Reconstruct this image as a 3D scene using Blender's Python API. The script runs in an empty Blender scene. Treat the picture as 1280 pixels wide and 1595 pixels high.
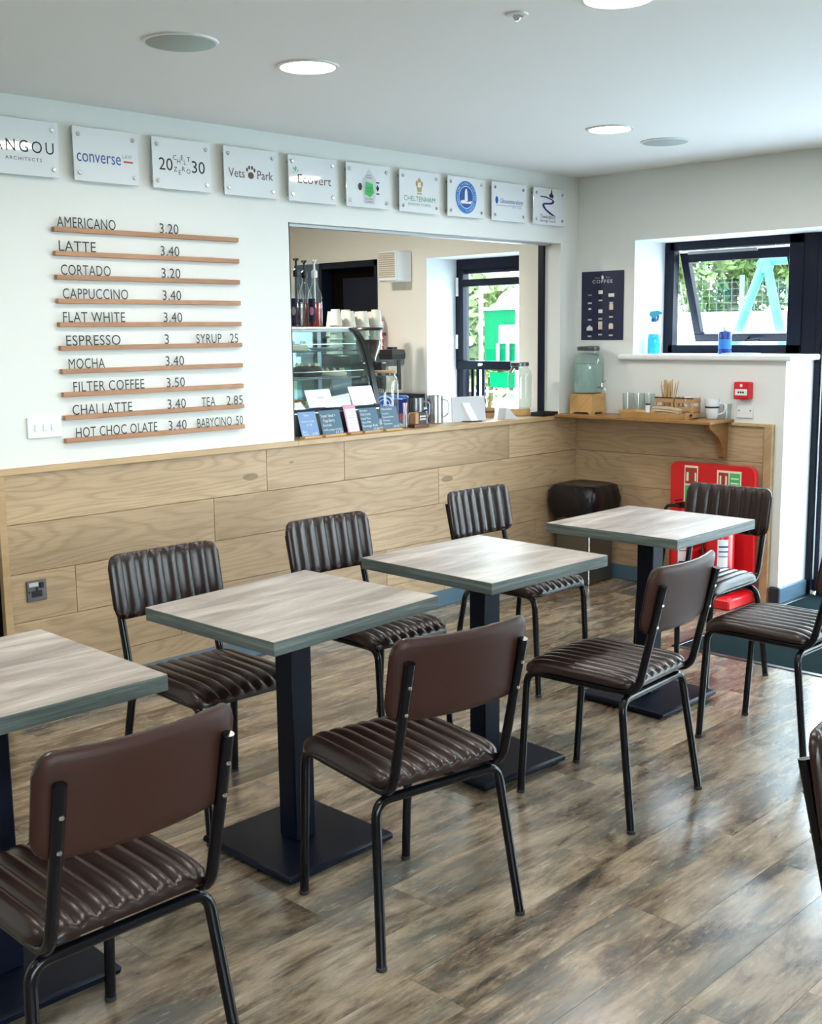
import bpy, bmesh, math, random
from mathutils import Vector, Matrix
random.seed(7)
PI = math.pi
S = bpy.context.scene
COL = S.collection

# ------------------------------------------------------------------ camera, world, exposure
cam_d = bpy.data.cameras.new('camera'); cam = bpy.data.objects.new('camera', cam_d); COL.objects.link(cam)
YAW, PITCH, ROLL, FPX = 0.7731, -0.1564, -0.0120, 1771.27
F_ = Vector((math.cos(PITCH)*math.cos(YAW), math.cos(PITCH)*math.sin(YAW), math.sin(PITCH)))
R_ = F_.cross(Vector((0, 0, 1))).normalized(); U_ = R_.cross(F_)
R2 = R_*math.cos(ROLL) + U_*math.sin(ROLL); U2 = -R_*math.sin(ROLL) + U_*math.cos(ROLL)
M = Matrix((R2, U2, -F_)).transposed().to_4x4(); M.translation = Vector((-5.8486, -4.2472, 1.5186))
cam.matrix_world = M
cam_d.sensor_fit = 'HORIZONTAL'; cam_d.sensor_width = 36; cam_d.lens = FPX/1280*36
cam_d.clip_start = 0.05; cam_d.clip_end = 300
S.camera = cam

w = bpy.data.worlds.new('world'); S.world = w; w.use_nodes = True
wn = w.node_tree.nodes; wl = w.node_tree.links; wn.clear()
wo = wn.new('ShaderNodeOutputWorld'); wb = wn.new('ShaderNodeBackground')
tc = wn.new('ShaderNodeTexCoord'); sx = wn.new('ShaderNodeSeparateXYZ'); rp = wn.new('ShaderNodeValToRGB')
rp.color_ramp.elements[0].position = 0.0; rp.color_ramp.elements[0].color = (0.93, 0.965, 1.0, 1)
rp.color_ramp.elements[1].position = 0.7; rp.color_ramp.elements[1].color = (0.62, 0.78, 1.0, 1)
wl.new(tc.outputs['Generated'], sx.inputs[0]); wl.new(sx.outputs['Z'], rp.inputs[0])
wl.new(rp.outputs[0], wb.inputs['Color']); wb.inputs['Strength'].default_value = 12.5
wl.new(wb.outputs[0], wo.inputs['Surface'])

S.view_settings.view_transform = 'Standard'; S.view_settings.look = 'None'
S.view_settings.exposure = 0.52; S.view_settings.gamma = 1.0; S.view_settings.use_curve_mapping = False
S.cycles.use_denoising = True
S.cycles.max_bounces = 8; S.cycles.diffuse_bounces = 4; S.cycles.glossy_bounces = 4
S.cycles.transmission_bounces = 8; S.cycles.transparent_max_bounces = 16
S.cycles.caustics_reflective = False; S.cycles.caustics_refractive = False
S.cycles.sample_clamp_indirect = 6

def portal(loc, rot, sx_, sy_):
    d = bpy.data.lights.new('window_portal', 'AREA'); d.shape = 'RECTANGLE'; d.size = sx_; d.size_y = sy_
    d.cycles.is_portal = True
    o = bpy.data.objects.new('window_portal', d); o.location = loc; o.rotation_euler = rot; COL.objects.link(o)

H = 2.4365            # ceiling
GX = 0.33             # glazing plane of the window wall
ZS, ZH = 1.375, 2.04  # sill, head
DY = -6.3             # far side wall
BX = -9.2             # wall behind camera
portal((GX+.08, -.9, 1.7), (0, PI/2, 0), .7, .95)
portal((GX+.08, -3.7, 1.03), (0, PI/2, 0), 2.0, 4.5)
portal((GX+.08, .87, 1.5), (0, PI/2, 0), 1.1, .85)
portal((-6.1, DY-.1, 1.55), (-PI/2, 0, 0), 3.4, 1.3)

# ------------------------------------------------------------------ materials
MT = {}
def sset(n, k, v):
    if k in n.inputs: n.inputs[k].default_value = v
def mat(name, col, rough=.5, metal=0., spec=.5, bump=None, emit=None, coat=0, trans=0, ior=1.45, alpha=1):
    m = bpy.data.materials.new(name); m.use_nodes = True; nt = m.node_tree; b = nt.nodes['Principled BSDF']
    b.inputs['Base Color'].default_value = (*col, 1); b.inputs['Roughness'].default_value = rough
    b.inputs['Metallic'].default_value = metal; sset(b, 'Specular IOR Level', spec)
    sset(b, 'Coat Weight', coat); sset(b, 'Coat Roughness', .08); sset(b, 'Transmission Weight', trans); sset(b, 'IOR', ior)
    tcn = nt.nodes.new('ShaderNodeTexCoord'); nz = nt.nodes.new('ShaderNodeTexNoise')
    nt.links.new(tcn.outputs['Object'], nz.inputs['Vector'])
    if bump:
        nz.inputs['Scale'].default_value = bump[0]; nz.inputs['Detail'].default_value = 3
        bp = nt.nodes.new('ShaderNodeBump'); bp.inputs['Strength'].default_value = bump[1]; bp.inputs['Distance'].default_value = .002
        nt.links.new(nz.outputs['Fac'], bp.inputs['Height']); nt.links.new(bp.outputs[0], b.inputs['Normal'])
    else:
        nz.inputs['Scale'].default_value = 40
        mr = nt.nodes.new('ShaderNodeMapRange'); mr.inputs['To Min'].default_value = max(0, rough-.03); mr.inputs['To Max'].default_value = min(1, rough+.03)
        nt.links.new(nz.outputs['Fac'], mr.inputs['Value']); nt.links.new(mr.outputs[0], b.inputs['Roughness'])
    if emit:
        b.inputs['Emission Color'].default_value = (*emit[0], 1); b.inputs['Emission Strength'].default_value = emit[1]
    MT[name] = m
    return m
def glassmat(name, tint=(1, 1, 1), base=.04, edge=.75, rough=.02):
    """thin glass: see-through plus a fresnel reflection"""
    m = bpy.data.materials.new(name); m.use_nodes = True; nt = m.node_tree; nt.nodes.clear()
    o = nt.nodes.new('ShaderNodeOutputMaterial'); t = nt.nodes.new('ShaderNodeBsdfTransparent'); g = nt.nodes.new('ShaderNodeBsdfGlossy')
    t.inputs['Color'].default_value = (*tint, 1); g.inputs['Roughness'].default_value = rough
    lw = nt.nodes.new('ShaderNodeLayerWeight'); lw.inputs['Blend'].default_value = .35
    mr = nt.nodes.new('ShaderNodeMapRange'); mr.inputs['To Min'].default_value = base; mr.inputs['To Max'].default_value = edge
    pw = nt.nodes.new('ShaderNodeMath'); pw.operation = 'POWER'; pw.inputs[1].default_value = 2.2
    nt.links.new(lw.outputs['Facing'], pw.inputs[0]); nt.links.new(pw.outputs[0], mr.inputs['Value'])
    mx = nt.nodes.new('ShaderNodeMixShader'); nt.links.new(mr.outputs[0], mx.inputs[0])
    nt.links.new(t.outputs[0], mx.inputs[1]); nt.links.new(g.outputs[0], mx.inputs[2]); nt.links.new(mx.outputs[0], o.inputs[0])
    MT[name] = m; return m
def nn(nt, t, **kw):
    n = nt.nodes.new(t)
    for k, v in kw.items(): setattr(n, k, v)
    return n
def math_(nt, op, a, b=None, clamp=False):
    n = nt.nodes.new('ShaderNodeMath'); n.operation = op; n.use_clamp = clamp
    for i, x in enumerate((a, b)):
        if x is None: continue
        if isinstance(x, (int, float)): n.inputs[i].default_value = x
        else: nt.links.new(x, n.inputs[i])
    return n.outputs[0]
def ramp(nt, fac, stops):
    r = nt.nodes.new('ShaderNodeValToRGB'); e = r.color_ramp.elements
    while len(e) < len(stops): e.new(.5)
    for i, (p, c) in enumerate(stops): e[i].position = p; e[i].color = (*c, 1)
    nt.links.new(fac, r.inputs[0]); return r.outputs[0]
def mixc(nt, f, a, b, blend='MIX'):
    n = nt.nodes.new('ShaderNodeMix'); n.data_type = 'RGBA'; n.blend_type = blend
    for s, x in ((n.inputs[0], f), (n.inputs[6], a), (n.inputs[7], b)):
        if isinstance(x, (int, float)): s.default_value = x
        elif isinstance(x, tuple): s.default_value = (*x, 1)
        else: nt.links.new(x, s)
    return n.outputs[2]
def woodcoords(nt, rnd=True):
    t = nn(nt, 'ShaderNodeTexCoord'); s = nn(nt, 'ShaderNodeSeparateXYZ'); nt.links.new(t.outputs['Object'], s.inputs[0])
    yz = math_(nt, 'ADD', s.outputs['Y'], s.outputs['Z'])
    oi = nn(nt, 'ShaderNodeObjectInfo')
    return s.outputs['X'], yz, oi.outputs['Random']
def noise(nt, x, y, z, scale=1, detail=3, rough=.55, dist=0):
    c = nn(nt, 'ShaderNodeCombineXYZ')
    for i, v in enumerate((x, y, z)):
        if isinstance(v, (int, float)): c.inputs[i].default_value = v
        else: nt.links.new(v, c.inputs[i])
    n = nn(nt, 'ShaderNodeTexNoise'); n.inputs['Scale'].default_value = scale; n.inputs['Detail'].default_value = detail
    n.inputs['Roughness'].default_value = rough; n.inputs['Distortion'].default_value = dist
    nt.links.new(c.outputs[0], n.inputs['Vector']); return n.outputs['Fac']
def mul(nt, a, k): return math_(nt, 'MULTIPLY', a, k)
def newwood(name, rough):
    m = bpy.data.materials.new(name); m.use_nodes = True; nt = m.node_tree; b = nt.nodes['Principled BSDF']
    b.inputs['Roughness'].default_value = rough; MT[name] = m; return m, nt, b
# pale oak wall planks: contour-line grain, fibres, knots
def oak(name, light, dark, line, rough=.5, k=16, fs=1.):
    m, nt, b = newwood(name, rough)
    x, y, r = woodcoords(nt); rz = mul(nt, r, 37.)
    n1 = noise(nt, mul(nt, x, 1.1*fs), mul(nt, y, 7.*fs), rz, 1, 1.5, .5)
    sn = math_(nt, 'SINE', mul(nt, n1, k*6.283)); sn = math_(nt, 'ADD', mul(nt, sn, .5), .5)
    sn = math_(nt, 'POWER', sn, 3.)
    fib = noise(nt, mul(nt, x, 6*fs), mul(nt, y, 240*fs), rz, 1, 3, .6)
    brd = noise(nt, mul(nt, x, .9*fs), mul(nt, y, 3.2*fs), math_(nt, 'ADD', rz, 9.), 1, 2)
    c = ramp(nt, brd, [(.3, dark), (.7, light)])
    c = mixc(nt, mul(nt, sn, .27), c, line)
    c = mixc(nt, .45, c, ramp(nt, fib, [(.3, tuple(v*.72 for v in light)), (.62, tuple(min(1, v*1.1) for v in light))]), 'MULTIPLY') if False else mixc(nt, math_(nt, 'MULTIPLY', math_(nt, 'SUBTRACT', .55, fib, True), 1.4, True), c, line)
    vo = nn(nt, 'ShaderNodeTexVoronoi'); cc = nn(nt, 'ShaderNodeCombineXYZ')
    nt.links.new(mul(nt, x, 1.6), cc.inputs[0]); nt.links.new(mul(nt, y, 4.5), cc.inputs[1]); nt.links.new(rz, cc.inputs[2]); nt.links.new(cc.outputs[0], vo.inputs['Vector'])
    vo.inputs['Scale'].default_value = 1.0
    kn = math_(nt, 'LESS_THAN', vo.outputs['Distance'], .075)
    c = mixc(nt, mul(nt, kn, .55), c, tuple(v*.35 for v in line))
    hv = nn(nt, 'ShaderNodeHueSaturation'); nt.links.new(c, hv.inputs['Color'])
    nt.links.new(math_(nt, 'ADD', mul(nt, r, .16), .92), hv.inputs['Value']); c = hv.outputs[0]
    nt.links.new(c, b.inputs['Base Color'])
    bp = nn(nt, 'ShaderNodeBump'); bp.inputs['Strength'].default_value = .12; bp.inputs['Distance'].default_value = .002
    nt.links.new(fib, bp.inputs['Height']); nt.links.new(bp.outputs[0], b.inputs['Normal'])
    return m
oak('oak_panel', (.53, .378, .228), (.40, .275, .16), (.17, .105, .05), .5, 15)
oak('oak_trim', (.52, .36, .19), (.45, .31, .16), (.32, .20, .10), .45, 9)
oak('shelf_wood', (.36, .18, .055), (.25, .12, .035), (.12, .052, .015), .38, 10, 2.)
oak('bamboo', (.62, .38, .15), (.52, .31, .12), (.38, .21, .075), .45, 6, 3.)
oak('ledge_wood', (.46, .235, .12), (.38, .185, .09), (.24, .10, .045), .5, 8, 3.)
# weathered vinyl floor planks
def floor_mat(name):
    m, nt, b = newwood(name, .3)
    x, y, r = woodcoords(nt); rz = mul(nt, r, 61.)
    a = noise(nt, mul(nt, x, 2.6), mul(nt, y, 8.5), rz, 1, 10, .72, .3)
    st = noise(nt, mul(nt, x, 5.), mul(nt, y, 75.), rz, 1, 4, .65)
    base = ramp(nt, a, [(.34, (.030, .022, .017)), (.43, (.120, .085, .057)), (.52, (.28, .207, .137)), (.68, (.46, .365, .26))])
    t1 = noise(nt, mul(nt, x, 2.0), mul(nt, y, 6.2), math_(nt, 'ADD', rz, 20.), 1, 10, .72, .4)
    tm = ramp(nt, t1, [(.50, (0, 0, 0)), (.60, (1, 1, 1))])
    base = mixc(nt, mul(nt, tm, .58), base, (.085, .098, .088))
    sp = noise(nt, mul(nt, x, 9.), mul(nt, y, 26.), math_(nt, 'ADD', rz, 3.), 1, 5, .75)
    sm = ramp(nt, sp, [(.60, (0, 0, 0)), (.68, (1, 1, 1))])
    base = mixc(nt, mul(nt, sm, .42), base, (.50, .42, .30))
    sd = math_(nt, 'MULTIPLY', math_(nt, 'SUBTRACT', .5, st, True), 3.2, True)
    base = mixc(nt, mul(nt, sd, .62), base, (.04, .028, .02))
    hv = nn(nt, 'ShaderNodeHueSaturation'); nt.links.new(base, hv.inputs['Color'])
    nt.links.new(math_(nt, 'ADD', mul(nt, r, .36), .86), hv.inputs['Value'])
    nt.links.new(hv.outputs[0], b.inputs['Base Color'])
    rr = nn(nt, 'ShaderNodeMapRange'); rr.inputs['To Min'].default_value = .17; rr.inputs['To Max'].default_value = .33; sset(b, 'Specular IOR Level', 1.0); sset(b, 'Coat Weight', .25); sset(b, 'Coat Roughness', .16)
    nt.links.new(st, rr.inputs['Value']); nt.links.new(rr.outputs[0], b.inputs['Roughness'])
    bp = nn(nt, 'ShaderNodeBump'); bp.inputs['Strength'].default_value = .04; bp.inputs['Distance'].default_value = .001
    nt.links.new(st, bp.inputs['Height']); nt.links.new(bp.outputs[0], b.inputs['Normal'])
floor_mat('floor_vinyl')
def top_mat(name, stops, rough, sx_=2.2, sy_=16, fib=.5, edge=False):
    m, nt, b = newwood(name, rough)
    x, y, r = woodcoords(nt)
    if edge:
        q = [n for n in nt.nodes if n.type == 'SEPXYZ'][0]; x = math_(nt, 'ADD', q.outputs['X'], q.outputs['Y']); y = q.outputs['Z']
    rz = mul(nt, r, 23.)
    a = noise(nt, mul(nt, x, sx_), mul(nt, y, sy_), rz, 1, 5, .6, .7)
    st = noise(nt, mul(nt, x, 8.), mul(nt, y, 190.), rz, 1, 3, .6)
    c = ramp(nt, a, stops)
    sd = math_(nt, 'MULTIPLY', math_(nt, 'SUBTRACT', .52, st, True), 3., True)
    c = mixc(nt, mul(nt, sd, fib), c, tuple(v*.45 for v in stops[0][1]))
    nt.links.new(c, b.inputs['Base Color'])
    bp = nn(nt, 'ShaderNodeBump'); bp.inputs['Strength'].default_value = .1; bp.inputs['Distance'].default_value = .001
    nt.links.new(st, bp.inputs['Height']); nt.links.new(bp.outputs[0], b.inputs['Normal'])
top_mat('table_laminate', [(.32, (.235, .195, .168)), (.5, (.385, .335, .298)), (.68, (.56, .505, .46))], .33, 2.4, 13, .5)
top_mat('table_edge', [(.3, (.045, .058, .054)), (.5, (.09, .11, .102)), (.72, (.20, .225, .21))], .5, 2.2, 60, .8, True)

mat('wall_paint', (.74, .755, .73), .6, bump=(260, .05), spec=.3)
mat('cream_paint', (.80, .76, .66), .6, bump=(260, .05), spec=.3)
mat('ceiling_paint', (.88, .885, .87), .8, spec=.2)
mat('far_wall_dim', (.34, .35, .34), .6)  # unseen walls, darkened so they bounce less light onto the window wall
mat('reveal_paint', (.70, .73, .76), .55, spec=.3)
mat('skirting_paint', (.07, .135, .185), .4)
mat('skirting_dark', (.02, .022, .03), .5)
mat('navy_frame', (.006, .009, .02), .4, spec=.25)
mat('black_metal', (.004, .004, .006), .2, spec=.35)
mat('table_metal', (.003, .005, .013), .42, spec=.18)
mat('leather', (.018, .0075, .006), .27, bump=(420, .15), spec=.5)
mat('leather_back', (.038, .014, .010), .46, bump=(500, .2), spec=.3)
mat('steel', (.62, .62, .63), .22, 1.)
mat('chrome', (.8, .8, .82), .08, 1.)
mat('dark_steel', (.16, .16, .17), .3, 1.)
mat('acrylic', (.72, .75, .77), .035, spec=.55)
mat('white_plastic', (.78, .79, .80), .35)
mat('cream_plastic', (.50, .41, .26), .4)
mat('white_card', (.86, .88, .93), .5)
mat('black_plastic', (.012, .012, .014), .35)
mat('rubber', (.02, .02, .02), .7)
mat('ink', (.012, .012, .016), .45)
mat('ink_blue', (.02, .09, .32), .45)
mat('ink_navy', (.012, .018, .20), .45)
mat('ink_sky', (.03, .20, .55), .45)
mat('ink_green', (.05, .42, .10), .45)
mat('ink_dkgreen', (.03, .22, .11), .45)
mat('ink_gold', (.42, .31, .12), .45)
mat('ink_grey', (.30, .31, .33), .45)
mat('ink_red', (.55, .03, .05), .45)
mat('ink_brown', (.10, .05, .035), .45)
mat('white_ink', (.80, .80, .78), .5)
mat('cream_ink', (.72, .62, .48), .5)
mat('poster_navy', (.018, .020, .060), .4)
mat('chalkboard', (.055, .125, .19), .5)
mat('chalkboard_light', (.16, .27, .48), .5)
mat('pink_card', (.62, .26, .42), .5)
mat('red_plastic', (.62, .012, .018), .3, coat=.2)
mat('red_paint', (.55, .01, .014), .25, coat=.3)
mat('bag_black', (.008, .008, .012), .22, bump=(45, 1.), spec=.5)
mat('bin_metal', (.20, .185, .16), .3, .8)
mat('speaker_grille', (.40, .46, .43), .7)
mat('diffuser', (1, 1, 1), .4, emit=((1., .97, .92), 14.))
mat('water', (.46, .60, .58), .1); MT['water'].node_tree.nodes['Principled BSDF'].inputs['Alpha'].default_value = .5
mat('blue_liquid', (.02, .70, .98), .3, spec=.2)
mat('blue_plastic', (.01, .10, .45), .3)
mat('blue_can', (.012, .045, .28), .25)
mat('teal_label', (.05, .40, .55), .4)
mat('mat_pile', (.016, .026, .027), 1., bump=(900, 1.), spec=.0)
mat('aluminium', (.45, .46, .47), .35, 1.)
mat('syrup_dark', (.05, .006, .006), .08, spec=.6)
mat('syrup_amber', (.50, .10, .012), .08, spec=.6)
mat('syrup_red', (.30, .015, .008), .08, spec=.6)
mat('kraft', (.42, .24, .11), .6)
mat('straw_wood', (.55, .36, .18), .6)
mat('napkin', (.55, .44, .29), .8)
mat('tomato', (.10, .02, .01), .5)
mat('ceramic', (.72, .76, .80), .15, coat=.4)
mat('cup_paper', (.62, .60, .52), .55)
mat('cake_choc', (.045, .02, .012), .6, bump=(120, .8))
mat('cake_cream', (.72, .62, .42), .6, bump=(120, .6))
mat('pastry', (.62, .33, .10), .5, bump=(90, .8))
mat('coffee_beans', (.03, .014, .008), .4, bump=(160, 1.))
mat('worktop_white', (.78, .80, .82), .3)
mat('worktop_dark', (.03, .035, .045), .35)
mat('dark_red_wood', (.10, .025, .015), .35)
mat('playground_green', (.0, .085, .032), .9, spec=.05)
mat('swing_teal', (.012, .17, .12), .4)
mat('paving', (.74, .73, .70), .8, bump=(14, .3))
mat('lawn', (.07, .11, .035), .9, bump=(30, .6))
mat('leaf', (.13, .20, .06), .8, spec=.1)
mat('leaf_light', (.20, .27, .10), .8, spec=.1)
mat('bark', (.10, .07, .045), .9, bump=(20, 1.))
mat('fence_metal', (.07, .12, .10), .5)
mat('green_print', (.08, .45, .16), .5)
mat('red_print', (.35, .04, .03), .5)
mat('cream_print', (.78, .76, .58), .5)
mat('pale_grey', (.55, .57, .60), .4)
mat('socket_metal', (.20, .19, .18), .35, 1.)
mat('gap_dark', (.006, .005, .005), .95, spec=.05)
glassmat('window_glass', (.93, .98, .97), .03, .5)
glassmat('jar_glass', (.90, .97, .955), .07, .95)
glassmat('case_glass', (.80, .93, .93), .07, .7)
glassmat('clear_glass', (.95, .975, .97), .06, .9)
MT['leaf'].node_tree.nodes['Principled BSDF'].inputs['Subsurface Weight'].default_value = 0

# ------------------------------------------------------------------ mesh builder
class MB:
    def __init__(s): s.v = []; s.f = []
    def add(s, vs, fs):
        o = len(s.v); s.v += [tuple(v) for v in vs]; s.f += [tuple(i+o for i in f) for f in fs]; return s
    def box(s, x0, x1, y0, y1, z0, z1, bev=0, seg=2, mtx=None):
        seg = 1 if seg == 2 and bev < .015 else seg
        if bev > 0:
            bm = bmesh.new(); bmesh.ops.create_cube(bm, size=1)
            for v in bm.verts: v.co = Vector(((x0+x1)/2+v.co.x*(x1-x0), (y0+y1)/2+v.co.y*(y1-y0), (z0+z1)/2+v.co.z*(z1-z0)))
            bmesh.ops.bevel(bm, geom=list(bm.edges), offset=bev, segments=seg, affect='EDGES', profile=.5)
            bm.verts.index_update(); vs = [v.co.copy() for v in bm.verts]; fs = [[v.index for v in f.verts] for f in bm.faces]; bm.free()
        else:
            vs = [Vector((x, y, z)) for x in (x0, x1) for y in (y0, y1) for z in (z0, z1)]
            fs = [(0, 1, 3, 2), (4, 6, 7, 5), (0, 4, 5, 1), (2, 3, 7, 6), (0, 2, 6, 4), (1, 5, 7, 3)]
        if mtx: vs = [mtx @ v for v in vs]
        return s.add(vs, fs)
    def lathe(s, prof, c=(0, 0, 0), n=24, axis='z', a0=0, sx=1, sy=1, caps=True):
        vs = []; fs = []
        for r, z in prof:
            for i in range(n):
                a = a0+2*PI*i/n; p = (r*math.cos(a)*sx, r*math.sin(a)*sy, z)
                if axis == 'y': p = (p[0], p[2], p[1])
                if axis == 'x': p = (p[2], p[0], p[1])
                vs.append((p[0]+c[0], p[1]+c[1], p[2]+c[2]))
        m = len(prof)
        for j in range(m-1):
            for i in range(n):
                a, b = j*n+i, j*n+(i+1) % n; fs.append((a, b, b+n, a+n))
        if caps:
            if prof[0][0] > 1e-6: fs.append(tuple(range(n))[::-1])
            if prof[-1][0] > 1e-6: fs.append(tuple((m-1)*n+i for i in range(n)))
        return s.add(vs, fs)
    def cyl(s, c, r, h, n=20, axis='z', bev=0):
        pr = [(r, 0), (r, h)] if not bev else [(r-bev, 0), (r, bev), (r, h-bev), (r-bev, h)]
        return s.lathe(pr, c, n, axis)
    def tube(s, pts, r, n=10, cap=True):
        pts = [Vector(p) for p in pts]; vs = []; fs = []; prev = None
        for i, p in enumerate(pts):
            if i == 0: t = pts[1]-pts[0]
            elif i == len(pts)-1: t = pts[-1]-pts[-2]
            else: t = (pts[i+1]-p).normalized()+(p-pts[i-1]).normalized()
            t.normalize()
            if prev is None:
                u = t.orthogonal().normalized()
            else:
                u = (prev - t*prev.dot(t)).normalized()
            prev = u; v = t.cross(u); rr = r[i] if isinstance(r, (list, tuple)) else r
            for k in range(n):
                a = 2*PI*k/n; vs.append(p+(u*math.cos(a)+v*math.sin(a))*rr)
        for j in range(len(pts)-1):
            for k in range(n):
                a, b = j*n+k, j*n+(k+1) % n; fs.append((a, b, b+n, a+n))
        if cap:
            fs.append(tuple(range(n))[::-1]); fs.append(tuple((len(pts)-1)*n+k for k in range(n)))
        return s.add(vs, fs)
    def prism(s, poly, fn, d0, d1):
        """poly: list of (a,b); fn(a,b,d)->xyz"""
        n = len(poly); vs = [fn(a, b, d0) for a, b in poly]+[fn(a, b, d1) for a, b in poly]
        fs = [tuple(range(n))[::-1], tuple(range(n, 2*n))]+[(i, (i+1) % n, (i+1) % n+n, i+n) for i in range(n)]
        return s.add(vs, fs)
    def build(s, name, m, parent=None, smooth=35, loc=None, kind=None):
        me = bpy.data.meshes.new(name); me.from_pydata([tuple(v) for v in s.v], [], s.f); me.validate(); 
        bm = bmesh.new(); bm.from_mesh(me); bmesh.ops.recalc_face_normals(bm, faces=bm.faces); bm.to_mesh(me); bm.free()
        me.materials.append(MT[m] if isinstance(m, str) else m)
        if smooth:
            me.polygons.foreach_set('use_smooth', [True]*len(me.polygons)); me.set_sharp_from_angle(angle=math.radians(smooth))
        o = bpy.data.objects.new(name, me); COL.objects.link(o)
        if parent: o.parent = parent
        if loc: o.location = loc
        if kind: o['kind'] = kind
        return o
def tag(o, label, cat, group=None):
    o['label'] = label; o['category'] = cat
    if group: o['group'] = group
    return o
def thing(name, label, cat, loc=(0, 0, 0), rz=0, group=None):
    o = bpy.data.objects.new(name, None); o.empty_display_size = .1; COL.objects.link(o)
    o.location = loc; o.rotation_euler = (0, 0, rz); return tag(o, label, cat, group)
def copytree(o, parent=None):
    c = o.copy(); COL.objects.link(c)
    if parent: c.parent = parent
    for ch in list(o.children): copytree(ch, c)
    return c
def fillet(pts, rad, n=6):
    pts = [Vector(p) for p in pts]; out = [pts[0]]
    for i in range(1, len(pts)-1):
        a, b, c = pts[i-1], pts[i], pts[i+1]; r = rad[i-1] if isinstance(rad, (list, tuple)) else rad
        d1 = (a-b).normalized(); d2 = (c-b).normalized(); p1 = b+d1*r; p2 = b+d2*r
        for k in range(n+1):
            t = k/n; out.append((1-t)**2*p1+2*t*(1-t)*b+t*t*p2)
    out.append(pts[-1]); return out
def st(name, mb, m, parent=None, smooth=None):
    o = mb.build(name, m, parent, smooth)
    if not parent: o['kind'] = 'structure'
    return o
_dg = None
def text_mesh(body, w=None, h=None, align='LEFT', thin=0, spacing=1, extrude=.0006, shear=0):
    """flat lettering mesh in local XY, baseline at 0, fitted to width w or cap height h"""
    c = bpy.data.curves.new('t', 'FONT'); c.body = body; c.size = 1; c.extrude = 0; c.offset = thin; c.space_character = spacing; c.shear = shear; c.resolution_u = 3
    o = bpy.data.objects.new('t', c); COL.objects.link(o); bpy.context.view_layer.update()
    me = bpy.data.meshes.new_from_object(o.evaluated_get(bpy.context.evaluated_depsgraph_get()))
    bpy.data.objects.remove(o); bpy.data.curves.remove(c)
    V = [v.co.copy() for v in me.vertices]; Fc = [tuple(p.vertices) for p in me.polygons]; bpy.data.meshes.remove(me)
    x0 = min(v.x for v in V); x1 = max(v.x for v in V); y1 = max(v.y for v in V)
    ky = (h/.72) if h else w/(x1-x0); kx = w/(x1-x0) if w else ky
    off = {'LEFT': 0, 'CENTER': -.5*(x1-x0)*kx, 'RIGHT': -(x1-x0)*kx}[align]
    mb = MB(); mb.add([((v.x-x0)*kx+off, v.y*ky, 0) for v in V], Fc); return mb
def wallA(mb, y):   # local (a,b) -> facing -y
    mb.v = [(a, y, b) for a, b, _ in mb.v]; return mb
def shift(mb, dx, dz):
    mb.v = [(x+dx, y, z+dz) for x, y, z in mb.v]; return mb
def textA(parent, name, body, x, y, z, m, w=None, h=None, align='LEFT', **k):
    t = wallA(text_mesh(body, w, h, align, **k), y); shift(t, x, z); return t.build(name, m, parent, None)
def polyA(mb, pts, y): return mb.add([(a, y, b) for a, b in pts], [tuple(range(len(pts)))])
def disc(cx, cz, r, n=28, ry=None): return [(cx+r*math.cos(2*PI*i/n), cz+(ry or r)*math.sin(2*PI*i/n)) for i in range(n)]
def ringA(mb, cx, cz, r0, r1, y, n=32):
    a = disc(cx, cz, r0, n); b = disc(cx, cz, r1, n); o = len(mb.v)
    mb.v += [(p, y, q) for p, q in a+b]; mb.f += [(o+i, o+(i+1) % n, o+n+(i+1) % n, o+n+i) for i in range(n)]; return mb

# ------------------------------------------------------------------ structure
TA = .15; TB = .40
# floor slab and planks
fl = st('floor', MB().box(BX, TB, DY, 3.0, -.12, -.0035), 'floor_vinyl')
PW, PL = .178, 1.22
pm = {}
rows = []
for r in range(23):
    y1 = .004 - r*PW; y0 = y1-PW
    off = [0, .47, .83, .21, .66, 1.03][r % 6]+.05*r
    x = -5.6 + (off % PL) - PL
    while x < 0:
        a, b = max(x, -5.6), min(x+PL, 0.0)
        if b-a > .05 and not (y0 < -1.45 and a > -1.16):
            if y1 < -1.43 and b > -1.14: b = -1.14
            rows.append((a, b, y0, y1))
        x += PL
for a, b, y0, y1 in rows:
    L = round(b-a, 3)
    if L not in pm:
        pm[L] = MB().box(-L/2+.0005, L/2-.0005, -PW/2+.0005, PW/2-.0005, -.0035, 0).build('plank', 'floor_vinyl', fl, None).data
        o = [c for c in fl.children][-1]
    else:
        o = bpy.data.objects.new('plank', pm[L]); COL.objects.link(o); o.parent = fl
    o.location = ((a+b)/2, (y0+y1)/2, 0)
st('ceiling', MB().box(BX, TB, DY, 3.0, H, H+.1), 'ceiling_paint')
# menu wall (wall_left): lower, header, left pier, right pier
XO0, XO1 = -2.30, -.175
wl_ = MB().box(-3.82, 0, 0, TA, 0, .985)
wl_.box(-3.82, XO0, 0, TA, .985, H).box(XO1, 0, 0, TA, .985, H).box(XO0, XO1, 0, TA, ZH, H)
wl_.box(-4.82, -3.82, 0, TA, 2.06, H).box(BX, -4.82, 0, TA, 0, H)
WL = st('wall_left', wl_, 'wall_paint')
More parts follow.
